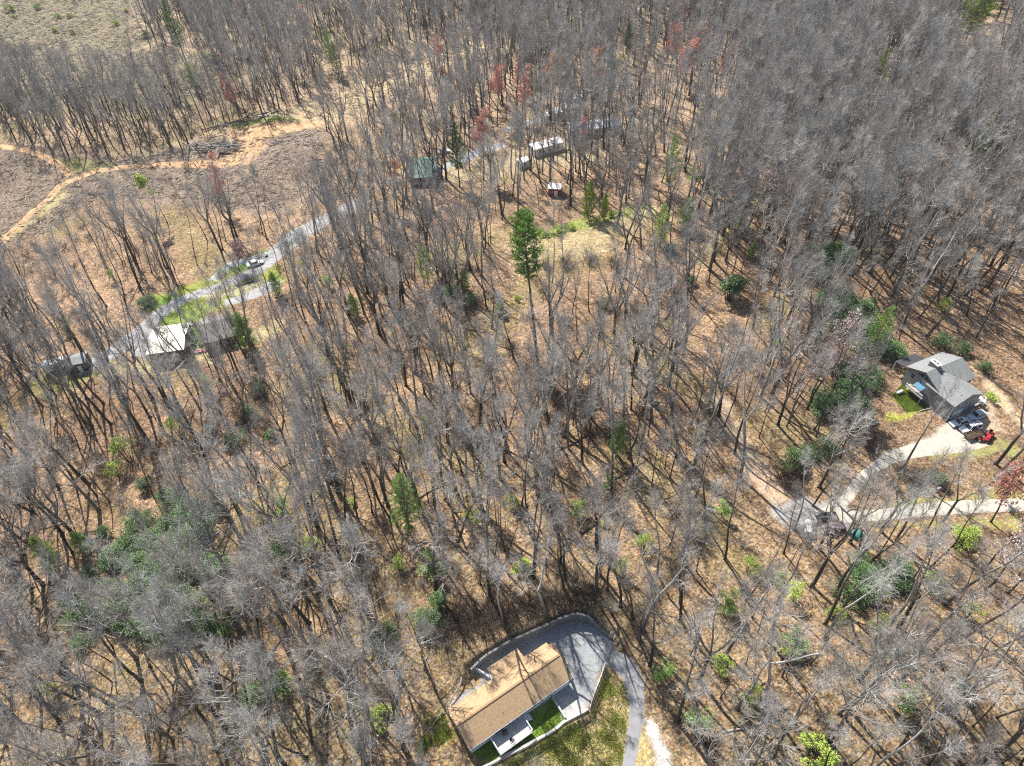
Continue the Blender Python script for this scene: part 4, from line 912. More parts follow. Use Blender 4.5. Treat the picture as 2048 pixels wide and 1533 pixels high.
# variant: (arguments, look)
SPECS = [dict(seed=101, h=25, r0=.23, cs=.58, spread=2.5, limbs=15), dict(seed=102, h=23, r0=.20, cs=.62, spread=2.1, limbs=13), dict(seed=103, h=26, r0=.27, cs=.56, spread=2.9, limbs=17),
         dict(seed=104, h=24, r0=.21, cs=.64, spread=2.3, limbs=12, bark=M_BARK_PALE), dict(seed=105, h=22, r0=.17, cs=.6, spread=2.2, limbs=12),
         dict(seed=106, h=24, r0=.26, fork=2, spread=2.6, limbs=18), dict(seed=107, h=23, r0=.28, fork=3, spread=2.4, limbs=21), dict(seed=108, h=25, r0=.24, fork=2, spread=2.4, limbs=16, bark=M_BARK_PALE),
         dict(seed=109, h=21, r0=.30, cs=.28, spread=5.6, limbs=17, open_=.95), dict(seed=110, h=19, r0=.26, cs=.25, spread=5.0, limbs=16, open_=1.0, bark=M_BARK_PALE), dict(seed=111, h=20, r0=.29, fork=3, spread=4.2, limbs=21, open_=.95),
         dict(seed=112, h=15, r0=.10, cs=.35, spread=1.8, limbs=12), dict(seed=113, h=12, r0=.08, cs=.3, spread=1.7, limbs=11), dict(seed=114, h=23, r0=.22, cs=.45, spread=3.0, limbs=14, lean=.22),
         dict(seed=115, h=18, r0=.125, cs=.6, spread=1.5, limbs=8, twigs=.7), dict(seed=116, h=14, r0=.095, cs=.55, spread=1.3, limbs=7, twigs=.7)]
LOOK = ["straight slender", "straight high-crowned", "tall thick-trunked", "straight pale-barked", "thin straight", "two-forked", "three-forked", "pale two-forked", "wide-spreading", "pale wide-spreading", "broad three-forked", "small slim", "small bushy-topped", "leaning", "spindly", "small spindly"]
CROWN_R = [3.0, 2.5, 3.4, 2.7, 2.2, 4.0, 4.5, 4.0, 5.2, 4.8, 5.5, 1.8, 1.7, 3.5, 1.6, 1.5]
VAR = []; LIMIT = None
for sp_ in SPECS:
    tr_, cr_, tips, hh_ = bare_tree_mesh(**sp_); VAR.append((tr_, cr_, hh_))

# ------------------------------------------------------------------ where trees may stand
def inpoly(X, Y, poly):
    ins = np.zeros(X.shape, bool); n = len(poly)
    for i in range(n):
        ax, ay = poly[i][:2]; bx, by = poly[(i + 1) % n][:2]
        ins ^= ((ay > Y) != (by > Y)) & (X < (bx - ax) * (Y - ay) / (by - ay + 1e-12) + ax)
    return ins
# ground (px) polygons: (polygon, probability that a tree may stand there)
STAND = [
    ([(-80, -40), (275, -40), (300, 90), (440, 125), (440, 170), (250, 175), (0, 160), (-80, 160)], .03),
    ([(430, 262), (560, 222), (640, 200), (720, 160), (850, 98), (960, 60), (1010, 85), (900, 130), (760, 190), (700, 235), (640, 265), (430, 290)], .06),
    ([(-80, 285), (150, 322), (380, 290), (480, 262), (640, 242), (650, 330), (620, 395), (520, 400), (360, 380), (200, 385), (90, 470), (-80, 520)], .05),
    ([(360, 380), (640, 340), (660, 400), (600, 440), (480, 470), (300, 470), (200, 400)], .45),
    ([(440, 545), (560, 488), (620, 455), (640, 480), (560, 560), (440, 640), (450, 715), (300, 745), (190, 755), (60, 770), (80, 735), (190, 715), (290, 620), (350, 590)], .03),
    ([(1060, 470), (1180, 435), (1320, 405), (1345, 425), (1310, 460), (1210, 500), (1080, 530)], .4),
    ([(1425, 780), (1460, 800), (1580, 985), (1560, 1020), (1500, 960)], .03),
    ([(905, 1540), (885, 1430), (935, 1335), (1000, 1285), (1100, 1235), (1200, 1215), (1250, 1270), (1310, 1340), (1310, 1560), (840, 1560)], 0),
    ([(890, 1345), (960, 1275), (1090, 1215), (1090, 1170), (950, 1220), (860, 1320)], .07),
    ([(1760, 780), (1800, 700), (1860, 690), (1960, 690), (2060, 830), (2060, 900), (1960, 905), (1800, 920), (1780, 880)], .02),
]
STAND = [(P_(p), q) for p, q in STAND]
# things that must stay in sight (px polygons) and the chance that a crown in front of them is let stand
SEE = [([(880, 1290), (1090, 1225), (1230, 1235), (1320, 1380), (1320, 1540), (900, 1540), (870, 1430)], .0),
       ([(1800, 690), (1870, 680), (1960, 700), (2000, 800), (2015, 880), (1900, 890), (1790, 850), (1750, 770)], .0),
       ([(1830, 870), (1980, 860), (1980, 905), (1850, 905)], .6), ([(1840, 1000), (2048, 990), (2048, 1025), (1840, 1035)], .6),
       ([(1600, 1015), (1700, 1015), (1700, 1085), (1600, 1085)], .45),
       ([(1420, 530), (1492, 530), (1492, 650), (1420, 650)], .03), ([(990, 410), (1075, 410), (1075, 560), (1040, 700), (990, 560)], .03),
       ([(1092, 352), (1132, 352), (1132, 395), (1092, 395)], .02), ([(310, 655), (375, 650), (375, 710), (300, 715)], .55), ([(385, 620), (460, 610), (460, 690), (385, 690)], .75),
       ([(85, 715), (200, 700), (200, 760), (85, 765)], .8), ([(410, 480), (600, 465), (560, 600), (270, 680), (270, 640), (400, 570)], .4), ([(1310, 75), (1470, 75), (1470, 150), (1310, 165)], .35), ([(965, 140), (1060, 140), (1060, 205), (965, 205)], .4), ([(935, 245), (990, 245), (990, 285), (935, 285)], .3),
       ([(0, 280), (150, 310), (370, 270), (560, 230), (640, 240), (560, 320), (350, 345), (150, 360), (80, 440), (0, 480)], .0),
       ([(0, 0), (250, 0), (270, 80), (0, 80)], .1), ([(440, 250), (720, 150), (850, 90), (940, 80), (900, 130), (740, 200), (640, 245)], .5),
       ([(1050, 270), (1125, 270), (1125, 305), (1030, 325)], .4), ([(1135, 235), (1245, 230), (1245, 258), (1135, 262)], .8), ([(1075, 205), (1150, 200), (1150, 235), (1075, 240)], .8), ([(810, 300), (880, 300), (880, 352), (810, 352)], .5),
       ([(1545, 895), (1620, 895), (1620, 945), (1545, 945)], .1), ([(1440, 800), (1480, 800), (1580, 1000), (1540, 1010), (1470, 900)], .3), ([(1070, 460), (1300, 405), (1320, 440), (1180, 490), (1070, 500)], .6),
       ([(290, 355), (325, 355), (325, 400), (290, 400)], .05), ([(885, 270), (935, 270), (935, 350), (885, 350)], .15), ([(1920, 0), (2020, 0), (2020, 45), (1920, 45)], .05)]
def allowed(x, y, h, cr, r):
    X = np.asarray(x); Y = np.asarray(y); ok = np.ones(X.shape, bool); u = r.random(X.shape)
    for poly, p in STAND: ok &= ~(inpoly(X, Y, poly) & (u > p))
    for ln in ROADS:
        d, _, _ = seg_info(X, Y, ln[::3] + [ln[-1]]); wmax = np.interp(0, [0], [max(q[2] for q in ln)]); wmean = np.mean([q[2] for q in ln]); ok &= d > wmean / 2 + .8
    for wl_ in (WALL, LOWW): d, _, _ = seg_info(X, Y, wl_); ok &= d > 1.6
    Z = relief(X, Y); u2 = r.random(X.shape)
    for poly, p in SEE + EVG_SEE:
        hit = np.zeros(X.shape, bool)
        for t in (.25, .45, .6, .75, .9, 1.0):
            for sx in (-.6, 0, .6):
                if t < .5 and sx: continue
                pp = project(np.stack([X + sx * cr, Y, Z + h * t], 1)); hit |= inpoly(pp[:, 0], pp[:, 1], poly)
        ok &= ~(hit & (u2 > p))
    return ok
EVG_SEE = []
SPOTS = []        # trunks of hand-placed trees, kept clear of scattered ones

# ------------------------------------------------------------------ labels that single a thing out
LM = {"the tan-roofed house": (1010, 1400), "the driveway bend": (1240, 1290), "the curved block wall": (1110, 1225), "the lone tall pine": (1076, 729), "the round glossy holly": (1455, 600), "the grey-roofed house": (1890, 790),
      "the black car": (1655, 1040), "the pale gravel road": (1900, 1015), "the bare leaf-strewn track": (1490, 880), "the cream-roofed workshop": (330, 690), "the grey trailer home": (140, 735), "the brown-grey shingled house": (430, 660),
      "the grassy hilltop strip": (1190, 470), "the yellow-green roadside conifer": (90, 1130), "the pale-green tall hemlock": (812, 1075), "the dark evergreen above the wall": (880, 1225), "the bright-green rhododendron": (1585, 930),
      "the olive bush in the corner": (1635, 1520), "the long crossing fallen trunk": (860, 975), "the rhododendron thicket": (370, 1130), "the green grove sapling": (340, 880), "the red budding tree": (2030, 1080), "the fallen trunk beside the slope": (530, 1330),
      "the driveway's lower end": (1265, 1500), "the leaning fallen pole": (890, 1410), "the teal tarpaulin": (1713, 1070), "the straight fallen log": (1500, 1452)}
LMW = {k: ground_pt(*v)[:2] for k, v in LM.items()}
ORD = ["", "second ", "third ", "fourth ", "fifth ", "sixth ", "seventh ", "eighth ", "ninth ", "tenth ", "eleventh ", "twelfth ", "thirteenth ", "fourteenth ", "fifteenth ", "sixteenth ", "seventeenth ", "eighteenth ", "nineteenth ", "twentieth "]
def sided(x, y):
    """nearest landmark and the side of it, as seen when looking north"""
    k = min(LMW, key=lambda n: math.hypot(x - LMW[n][0], y - LMW[n][1])); dx, dy = x - LMW[k][0], y - LMW[k][1]; a = math.degrees(math.atan2(dy, dx)) % 360
    s = ["right of", "beyond and right of", "beyond", "beyond and left of", "left of", "before and left of", "before", "before and right of"][int(((a + 22.5) % 360) // 45)]
    return k, s, math.hypot(dx, dy)
def autolabels(rows):
    """rows of (x, y, look) -> labels; a look, side and landmark shared by several is told apart by its rank in distance"""
    bins = {}
    for i, (x, y, look) in enumerate(rows):
        k, s, d = sided(x, y); bins.setdefault((look, k, s), []).append((d, i))
    out = [""] * len(rows)
    for (look, k, s), v in bins.items():
        v.sort()
        for j, (d, i) in enumerate(v):
            o = ORD[min(j, len(ORD) - 1)]; out[i] = f"{look} {s} {k}" if len(v) == 1 else f"{look}, {o or ''}nearest {s} {k}".replace("  ", " ")
    return out

# ------------------------------------------------------------------ evergreens, flowering trees, rhododendrons
def two_part(name, label, cat, meshes, loc, rot=0.0, scale=1.0, group=None, names=("trunk", "crown")):
    t = thing(name, label, cat, loc, rot, group); t.scale = (scale,) * 3 if not hasattr(scale, '__len__') else scale
    for nm, me in zip(names, meshes): link(nm, me, t)
    SPOTS.append((loc[0], loc[1])); return t
# the tall pine leans a little towards the west
pb = ground_pt(1076, 729); ptop = raw_at(1037, 424, 37.0); ln_ = ((ptop[0] - pb[0]) / 37.0, (ptop[1] - pb[1]) / 37.0)
two_part("pine_tree", "tall lone white pine with a long bare trunk above the grassy strip", "tree", pine_mesh(21, 34.5, .42, .60, 4.3, .62, 8.0, 17, mat('white_pine_needles', (.18, .34, .05), .7, .35, 1.2, island=.45), .0, ln_, 4.5), pb)
PINE_A = pine_mesh(22, 22, .25, .30, 3.2, .6, 5.5, 13); PINE_B = pine_mesh(23, 14, .16, .12, 2.8, .5, 6, 13, M_NEEDLE_Y, .1); PINE_C = pine_mesh(24, 18, .18, .2, 3.3, .6, 4.5, 11, M_NEEDLE_P, .15); PINE_D = pine_mesh(25, 10, .12, .08, 2.4, .45, 6.5, 13, M_NEEDLE_P, .1)
PINE_E = pine_mesh(26, 24, .4, .25, 7.0, .6, 7, 14, M_NEEDLE_Y)
EVG = [  # pixel of the crown's middle, meshes, scale, height of that point, name, label
    (912, 300, PINE_A, 1.0, 13, "pine_tree", "roadside pine standing beside the dark-green roof"),
    (1962, 2, PINE_E, 1.15, 18, "pine_tree", "huge broad yellow-green pine at the top edge of the woods"),
    (1260, 80, PINE_A, .75, 9, "conifer_tree", "dark narrow spruce beyond the red maples, taller of two"), (1284, 62, PINE_A, .55, 7, "conifer_tree", "dark narrow spruce beyond the red maples, smaller of two"),
    (1396, 55, PINE_A, .85, 11, "conifer_tree", "blue-green conifer just beyond the cluster of red maples"), (1765, 138, PINE_B, 1.2, 9, "conifer_tree", "bright conifer alone in the grey upper woods"),
    (345, 45, PINE_A, 1.15, 17, "pine_tree", "tall thin dark pine at the edge of the upper clearing"), (655, 88, PINE_C, 1.0, 11, "hemlock_tree", "pale-green hemlock among the trunks above the dirt road"),
    (1968, 284, PINE_D, 1.3, 6, "conifer_tree", "bushy green conifer in the far grey woods below the huge pine"), (1178, 400, PINE_B, .95, 7, "conifer_tree", "taller of two yellow-green conifers on the grassy strip's edge"),
    (1209, 416, PINE_B, .6, 4, "conifer_tree", "shorter of two yellow-green conifers on the grassy strip's edge"), (1376, 425, PINE_D, 1.1, 6, "conifer_tree", "round bright-green conifer at the end of the grassy strip"),
    (1325, 445, PINE_C, .8, 8, "conifer_tree", "thin light-green conifer beside the grassy strip's end"), (1345, 318, PINE_C, 1.05, 11, "hemlock_tree", "pale-green hemlock uphill of the grassy strip"),
    (850, 522, PINE_C, .75, 8, "hemlock_tree", "light-green hemlock under bare trees beside the grassy strip"), (928, 556, PINE_D, .7, 4, "conifer_tree", "small green conifer between the hemlock and the lone pine"),
    (706, 612, PINE_D, .8, 4, "conifer_tree", "small green conifer on the leafy slope below the left road"), (482, 650, PINE_D, 1.2, 8, "conifer_tree", "green conifer against the brown-grey shingled house"),
    (546, 560, PINE_D, .8, 5, "conifer_tree", "slim conifer at the end of the side driveway"), (88, 1108, PINE_B, .85, 6, "conifer_tree", "yellow-green conifer standing alone in the lower left woods"),
    (158, 1082, PINE_D, .7, 4, "conifer_tree", "thinner green conifer beside the lone yellow-green conifer"), (806, 1010, PINE_C, 1.05, 10, "hemlock_tree", "pale-green tall hemlock in the middle of the leafy slope"),
    (460, 640, PINE_D, .7, 4, "conifer_tree", "small conifer beside the brown-grey house's far wall"), (670, 110, PINE_C, .8, 9, "hemlock_tree", "smaller pale hemlock in front of the pale-green hemlock"),
    (1765, 650, PINE_C, .8, 8, "hemlock_tree", "olive-green hemlock uphill of the grey house"), (380, 148, PINE_C, .7, 7, "hemlock_tree", "faint green hemlock in the tree band above the dirt road"),
    (1505, 500, PINE_D, .55, 3, "conifer_tree", "small yellowish conifer beyond the round glossy holly"), (1000, 610, PINE_D, .55, 3, "conifer_tree", "low green conifer beside the lone pine's trunk"),
    (1235, 880, PINE_C, .7, 6, "hemlock_tree", "grey-green hemlock on the middle slope, near the leaf track")]
for x, y, ms, s, hc, nm, lab in EVG: EVG_SEE.append(([(x - 20, y - 24), (x + 20, y - 24), (x + 20, y + 24), (x - 20, y + 24)], .3)); two_part(nm, lab, "tree", ms, ground_pt(x, y, hc), random.uniform(0, 6), s * random.uniform(.97, 1.03))
HOLLY = rhodo_mesh(31, 2.4, 5.2, 5200, None, .27, 26); RH = [rhodo_mesh(32 + i, 2.2 + .3 * i, 2.8, 3200, None, .22, 20 + 2 * i) for i in range(3)]; RHY = rhodo_mesh(37, 1.9, 2.2, 1900, M_LEAFY, .22, 12)
LOOSE = [rhodo_mesh(38, 2.6, 4.2, 1500, M_LEAFY, .24, 15), rhodo_mesh(39, 2.5, 5.0, 1800, M_NEEDLE_P, .28, 16)]
two_part("holly_bush", "round glossy dark-green holly casting a black shadow on the leafy slope", "bush", HOLLY, ground_pt(1455, 600, 0), 0, 1.6, None, ("stems", "leaves"))
two_part("holly_bush", "dark evergreen bush just above the curved block wall", "bush", HOLLY, ground_pt(875, 1205, 2), 1.2, (.75, .75, .9), None, ("stems", "leaves"))
RHS = [(1585, 925, 0, 1.35), (1655, 895, 1, 1.0), (1620, 905, 2, .8), (1690, 590, 0, .9), (1708, 640, 1, 1.2), (1660, 590, 2, 1.1), (1740, 665, 0, 1.2), (1720, 700, 1, 1.1), (1770, 700, 2, 1.1), (1650, 560, 1, .9), (1600, 540, 0, .9), (1630, 500, 2, .8),
       (1885, 685, 2, 1.0), (1925, 700, 0, 1.0), (1970, 735, 1, .8), (1745, 775, 1, .8), (1725, 810, 0, .9), (1690, 780, 2, 1.0), (1700, 840, 1, .9), (1670, 810, 0, .9),
       (290, 970, 0, .9), (330, 990, 1, .9), (372, 1035, 2, 1.1), (392, 1065, 0, 1.2), (255, 1095, 1, 1.1), (232, 1120, 2, 1.1), (212, 1180, 0, 1.1), (330, 1195, 1, 1.2), (385, 1215, 2, 1.3), (372, 1250, 0, 1.3), (415, 1262, 1, 1.2), (445, 1245, 2, 1.0), (280, 1260, 0, 1.1), (160, 1285, 1, .9), (270, 1050, 2, 1.0), (300, 1140, 0, 1.1), (345, 1100, 1, 1.0), (180, 1150, 2, .9), (420, 1150, 0, 1.1), (240, 1200, 1, 1.2),
       (500, 830, 1, .9), (470, 880, 2, 1.0), (545, 870, 0, .9), (515, 780, 0, .9), (900, 585, 1, 1.0), (940, 600, 2, .8), (1340, 500, 1, 1.0), (1380, 560, 0, .8), (1210, 610, 2, .7), (760, 1275, 2, 1.0), (780, 1260, 1, .7), (1060, 115, 0, .9), (480, 110, 0, 1.2), (495, 118, 1, 1.1), (425, 115, 2, 1.0), (290, 70, 1, 1.0), (1730, 1150, 1, 1.1), (1720, 1120, 0, .9), (1800, 1130, 2, .9), (1880, 960, 1, .8), (1930, 1380, 0, .7), (505, 1390, 2, .8), (290, 610, 0, 1.0), (440, 545, 2, .6)]
q = np.random.default_rng(77)
for cx_, cy_, sx_, sy_, nn in [(330, 1130, 110, 85, 34), (250, 1230, 90, 50, 12), (400, 1040, 50, 40, 8), (1690, 620, 45, 55, 20), (1690, 790, 35, 50, 16), (1660, 520, 40, 30, 8), (1770, 690, 30, 25, 6), (870, 1240, 25, 20, 4), (1740, 1150, 40, 50, 6)]:
    for i in range(nn): RHS.append((cx_ + q.normal(0, sx_ * .6), cy_ + q.normal(0, sy_ * .6), int(q.integers(0, 3)), q.uniform(.7, 1.35)))
rows = []
for x, y, k, s in RHS: p = ground_pt(x, y, 1.0); rows.append((p, k, s))
for (p, k, s), lab in zip(rows, autolabels([(p[0], p[1], "dark-green rhododendron") for p, k, s in rows])): two_part("rhododendron", lab, "bush", RH[k], p, random.uniform(0, 6), s * random.uniform(.95, 1.1), "rhododendrons in the woods", ("stems", "leaves"))
YB = [(765, 1435, 1.15), (1635, 1512, 1.5), (945, 1035, 1.0), (1930, 1072, 1.3), (115, 35, 1.2), (75, 15, 1.3), (110, 60, 1.0), (140, 33, .9), (230, 48, 1.1), (145, 65, .8), (250, 20, .8), (20, 20, 1.4), (30, 35, 1.0), (1045, 118, 1.3), (1082, 102, 1.2), (440, 1262, 1.0), (470, 1215, 1.1), (1880, 800, .8), (1985, 795, .8), (1400, 870, .7), (1035, 595, .6), (1660, 645, .8), (1210, 1045, .6), (700, 1005, .7), (1585, 1300, 1.1), (1445, 1330, 1.0), (1675, 1230, .9), (1045, 1135, 1.0), (1560, 1160, .9), (1140, 455, .9), (1090, 470, .8), (1120, 460, .8), (1225, 428, .9), (300, 600, 1.0)]
rows = [ground_pt(x, y, .8) for x, y, s in YB]
for p, (x, y, s), lab in zip(rows, YB, autolabels([(p[0], p[1], "yellow-green bush" if s < 1.05 else "large yellow-green bush") for p, (x, y, s) in zip(rows, YB)])): two_part("leafing_bush", lab, "bush", RHY, p, random.uniform(0, 6), s, "yellow-green bushes coming into leaf", ("stems", "leaves"))
LF = [(340, 832, 0, 1.1, 8), (240, 890, 0, 1.2, 6), (225, 935, 0, .9, 3), (1930, 1068, 0, 1.0, 5), (480, 1180, 1, .9, 3), (1330, 1340, 1, .8, 3), (1215, 960, 1, .7, 3), (705, 1075, 0, .6, 3), (1500, 1130, 0, .8, 3), (1600, 1180, 0, .9, 4), (1870, 1160, 0, .9, 4), (1590, 1280, 1, .9, 3), (1390, 345, 1, 1.0, 5), (1320, 470, 0, .9, 4), (850, 840, 1, .6, 3), (1160, 1010, 1, .8, 4), (120, 640, 0, .8, 4), (330, 660, 0, .8, 5), (1770, 640, 0, 1.1, 6), (1640, 490, 1, 1.0, 5)]
LF += [(600, 520, 0, .8, 5), (655, 560, 1, .7, 3), (400, 760, 0, .9, 4), (560, 1010, 1, .8, 3), (1020, 1000, 0, .7, 3), (1290, 1080, 0, .8, 4), (1450, 1010, 1, .7, 4), (1460, 1200, 1, .9, 4), (1760, 1240, 0, .8, 3), (1950, 1220, 0, .8, 4), (1250, 1130, 0, .7, 3), (620, 1090, 0, .8, 3), (860, 1130, 1, 1.0, 4), (790, 1120, 0, .7, 3), (560, 1370, 1, .9, 3), (100, 1370, 0, .8, 3), (1400, 1440, 1, .9, 3), (1900, 600, 0, .8, 4), (1560, 680, 0, .7, 4), (1480, 430, 1, .9, 5), (690, 690, 0, .6, 3), (220, 540, 0, .7, 4), (95, 580, 1, .7, 4), (1340, 640, 0, .7, 3), (1500, 1380, 0, .8, 3), (1820, 1390, 1, .9, 4)]
for x, y, k, s, hc in LF[:3]: EVG_SEE.append(([(x - 22, y - 24), (x + 22, y - 24), (x + 22, y + 24), (x - 22, y + 24)], .3))
rows = [ground_pt(x, y, hc) for x, y, k, s, hc in LF]
SAP = bare_tree_mesh(151, 9, .07, .25, 1.5, 9)
for p, (x, y, k, s, hc), lab in zip(rows, LF, autolabels([(p[0], p[1], "loose sapling in fresh green leaf") for p in rows])):
    t = two_part("leafing_sapling", lab, "tree", LOOSE[k], p, random.uniform(0, 6), (s, s, s * (1 + hc * .06)), "saplings in fresh leaf", ("stems", "leaves"))
# budding maples and blossom
def budded(seed, m, frac, size, h, **k):
    tr_, cr_, tips, hh_ = bare_tree_mesh(seed, h=h, **k); return tr_, cr_, bud_mesh("buds", tips, m, seed, frac, size)
RED_A = budded(201, M_RED, .62, .155, 22, r0=.22, cs=.45, spread=3.6, limbs=16); RED_B = budded(202, M_RED, .6, .145, 17, r0=.17, cs=.3, spread=2.8, limbs=14)
ORA = budded(203, M_ORANGE, .5, .17, 22, r0=.22, cs=.45, spread=3.6, limbs=15); PNK = budded(204, M_PINK, .26, .12, 19, r0=.22, cs=.28, spread=4.6, limbs=16, open_=.95); PNS = budded(205, M_PINK, .6, .13, 7, r0=.12, cs=.25, spread=2.2, limbs=12)
MAP = [(1345, 92, RED_A, 1.15, 17, "wide red-budded maple, first of the bright cluster in the upper woods"), (1392, 98, RED_A, 1.1, 17, "red-budded maple with curved top beside the cluster's dark forked tree"), (1365, 138, RED_A, 1.15, 16, "brightest red maple, lowest of the upper woods' cluster"), (1418, 72, RED_B, 1.0, 12, "small red maple at the far edge of the bright cluster"), (1452, 118, RED_B, 1.0, 12, "narrow red maple at the cluster's side towards the grey woods"), (1530, 133, RED_B, 1.0, 12, "deep-red maple alone in the grey upper woods"), (1300, 145, RED_B, .9, 12, "faint red maple beside the bright red cluster"),
       (990, 160, RED_A, 1.0, 17, "orange-red maple standing between hamlet and dirt clearing, taller crown"), (1043, 182, RED_B, 1.15, 12, "narrow upright red maple above the row of white trailers"), (960, 262, RED_A, 1.05, 17, "rounded red maple beyond the roadside pine"), (1172, 275, RED_B, 1.0, 13, "reddish maple in front of the pale-blue roof"), (920, 145, RED_B, .9, 12, "pale red maple beyond the orange-red maple"), (1030, 130, RED_B, .95, 13, "soft red maple at the edge of the straw clearing"),
       (455, 162, RED_B, 1.0, 14, "red maple in the tree band above the dirt road"), (415, 346, RED_B, 1.15, 15, "red maple standing alone below the dirt road"), (485, 15, RED_A, .8, 15, "orange-red maple in the top tree band"), (610, 22, RED_B, .9, 13, "faint red maple deep in the top tree band"), (875, 75, RED_B, .9, 13, "small red maple where the straw clearing ends"), (885, 115, RED_B, .9, 13, "red-tinged maple at the straw clearing's lower edge"),
       (1098, 140, ORA, 1.0, 17, "orange-tinted budding tree at the far side of the hamlet"), (1205, 145, ORA, 1.1, 17, "orange-brown budding tree beyond the white trailers"), (780, 345, ORA, .8, 14, "orange-brown budding tree beside the dark-green roof"), (1120, 135, ORA, .9, 16, "second orange-tinted tree at the far side of the hamlet"),
       (1545, 395, PNK, 1.25, 14, "large pinkish spreading tree on the upper ridge"), (1738, 395, PNK, .9, 12, "pink-tinged tree among the dense grey crowns"), (1690, 715, PNK, 1.2, 12, "rosy spreading tree uphill of the grey house"), (905, 432, PNK, .95, 13, "pinkish tree above the grassy strip, beside the lone pine"), (468, 512, PNS, 1.2, 5, "small pale-pink blossoming cherry on the left road's lawn"),
       (2035, 975, RED_B, 1.0, 11, "crimson-budded maple beside the pale gravel road"), (2040, 1100, PNK, 1.1, 13, "rosy-budded tree at the woods' edge below the gravel road"), (1640, 750, PNK, .8, 8, "smaller rosy tree in front of the rosy spreading one"), (2020, 950, RED_B, .6, 6, "small crimson sapling beside the crimson-budded maple"), (1700, 60, RED_B, .8, 12, "faint red maple in the far grey woods"), (1830, 45, RED_B, .8, 12, "faint red maple near the huge broad pine"), (1375, 10, RED_B, .9, 12, "reddish maple on the top edge of the woods"), (305, 378, None, 1, 12, "single yellow-green tree below the dirt road")]
LEAFT = budded(206, M_LEAFY, .6, .22, 17, r0=.13, cs=.55, spread=1.9, limbs=12)
for x, y, ms, s, hc, lab in MAP:
    nm = "leafing_tree" if ms is None else "flowering_cherry" if ms is PNS else "red_maple" if ms in (RED_A, RED_B) else "budding_tree"
    two_part(nm, lab, "tree", ms or LEAFT, ground_pt(x, y, hc), random.uniform(0, 6), s, None, ("trunk", "crown", "buds"))

# ------------------------------------------------------------------ the bare forest: the 300 that show largest one by one, the rest as one mass
r = np.random.default_rng(5)
def scatter(cell, seed):
    r = np.random.default_rng(seed); gx = np.arange(-310, 300, cell); gy = np.arange(8, 500, cell); X, Y = np.meshgrid(gx, gy); X = (X + r.uniform(-.48, .48, X.shape) * cell).ravel(); Y = (Y + r.uniform(-.48, .48, Y.shape) * cell).ravel()
    pp = project(np.stack([X, Y, np.zeros_like(X)], 1)); m = (pp[:, 0] > -220) & (pp[:, 0] < 2270) & (pp[:, 1] > -90) & (pp[:, 1] < 1680); return X[m], Y[m], r
FORCED = [(1185, 1198), (1215, 1180), (1240, 1215), (1008, 1252), (1280, 1290), (1300, 1330), (1130, 1160), (1200, 1150), (1265, 1240), (250, 800), (330, 792), (392, 772), (440, 762), (300, 835), (475, 742), (150, 802), (112, 792), (205, 832), (520, 722), (562, 702), (360, 815), (1700, 1085), (1762, 1064), (1792, 1080), (1805, 945), (1852, 1066), (1640, 1100), (1590, 1060), (1745, 1120), (1885, 1045), (1062, 342), (1102, 332), (1132, 320), (1182, 292), (1212, 288), (1242, 284), (850, 385), (828, 392), (872, 378), (1085, 348), (1152, 302), (1100, 262), (1130, 250), (1075, 270)]
X, Y, r = scatter(4.75, 3)
pp = project(np.stack([X, Y, np.zeros_like(X)], 1)); px, py = pp[:, 0], pp[:, 1]
dens = .64 + .24 * wob(X, Y, 14.) + np.where((px > 1350) & (py < 620), .3, 0) + np.where((py < 330) & (px > 300), .2, 0) + np.where((py < 320) & (px < 700), .35, 0) + np.where((px > 1650) & (py > 640) & (py < 950), .1, 0) - np.where((px > 1200) & (py > 1000), .08, 0)
Xp, Yp, _ = scatter(5.6, 17); q = r.random(len(Xp)) < .45 + .3 * wob(Xp, Yp, 19.); npole = int(q.sum()); keep = r.random(len(X)) < dens; X, Y = X[keep], Y[keep]; px, py = px[keep], py[keep]
big = r.random(len(X)); vi = np.where(big < .62, r.integers(0, 8, len(X)), np.where(big < .72, r.integers(8, 11, len(X)), np.where(big < .76, 13, r.choice([11, 12, 14, 15, 4], len(X)))))
wide = ((px > 1350) & (py < 800)) | ((py > 950) & (px < 700)) | (py > 1250); vi = np.where(wide & (r.random(len(X)) < .30), r.integers(8, 11, len(X)), vi)
X = np.concatenate([X, Xp[q]]); Y = np.concatenate([Y, Yp[q]]); vi = np.concatenate([vi, r.choice([14, 15, 4, 14, 11], npole)]); pp = project(np.stack([X, Y, np.zeros_like(X)], 1)); px, py = pp[:, 0], pp[:, 1]
sc = r.uniform(.86, 1.22, len(X)) * np.where((py < 330) & (px < 800), .9, 1.12)
hts = np.array([v[2] for v in VAR])[vi] * sc; crs = np.array(CROWN_R)[vi] * sc
ok = allowed(X, Y, hts, crs, r)
NEAR = np.array([ground_pt(*p) for p in FORCED]); nf = len(NEAR); X = np.concatenate([X, NEAR[:, 0]]); Y = np.concatenate([Y, NEAR[:, 1]]); fv = np.array([i % 8 for i in range(nf)]); vi = np.concatenate([vi, fv]); sc = np.concatenate([sc, np.full(nf, 1.0) + .1 * np.sin(np.arange(nf) * 3)]); hts = np.array([v[2] for v in VAR])[vi] * sc; ok = np.concatenate([ok, np.ones(nf, bool)])
sp = np.array(SPOTS); ok &= (np.hypot(X[:, None] - sp[None, :, 0], Y[:, None] - sp[None, :, 1]) > 2.2).all(1)
X, Y, vi, sc, hts = X[ok], Y[ok], vi[ok], sc[ok], hts[ok]; Z = relief(X, Y) - .05; n = len(X)
rz = r.uniform(0, 6.283, n); rx = r.normal(0, .035, n); ry = r.normal(0, .035, n)
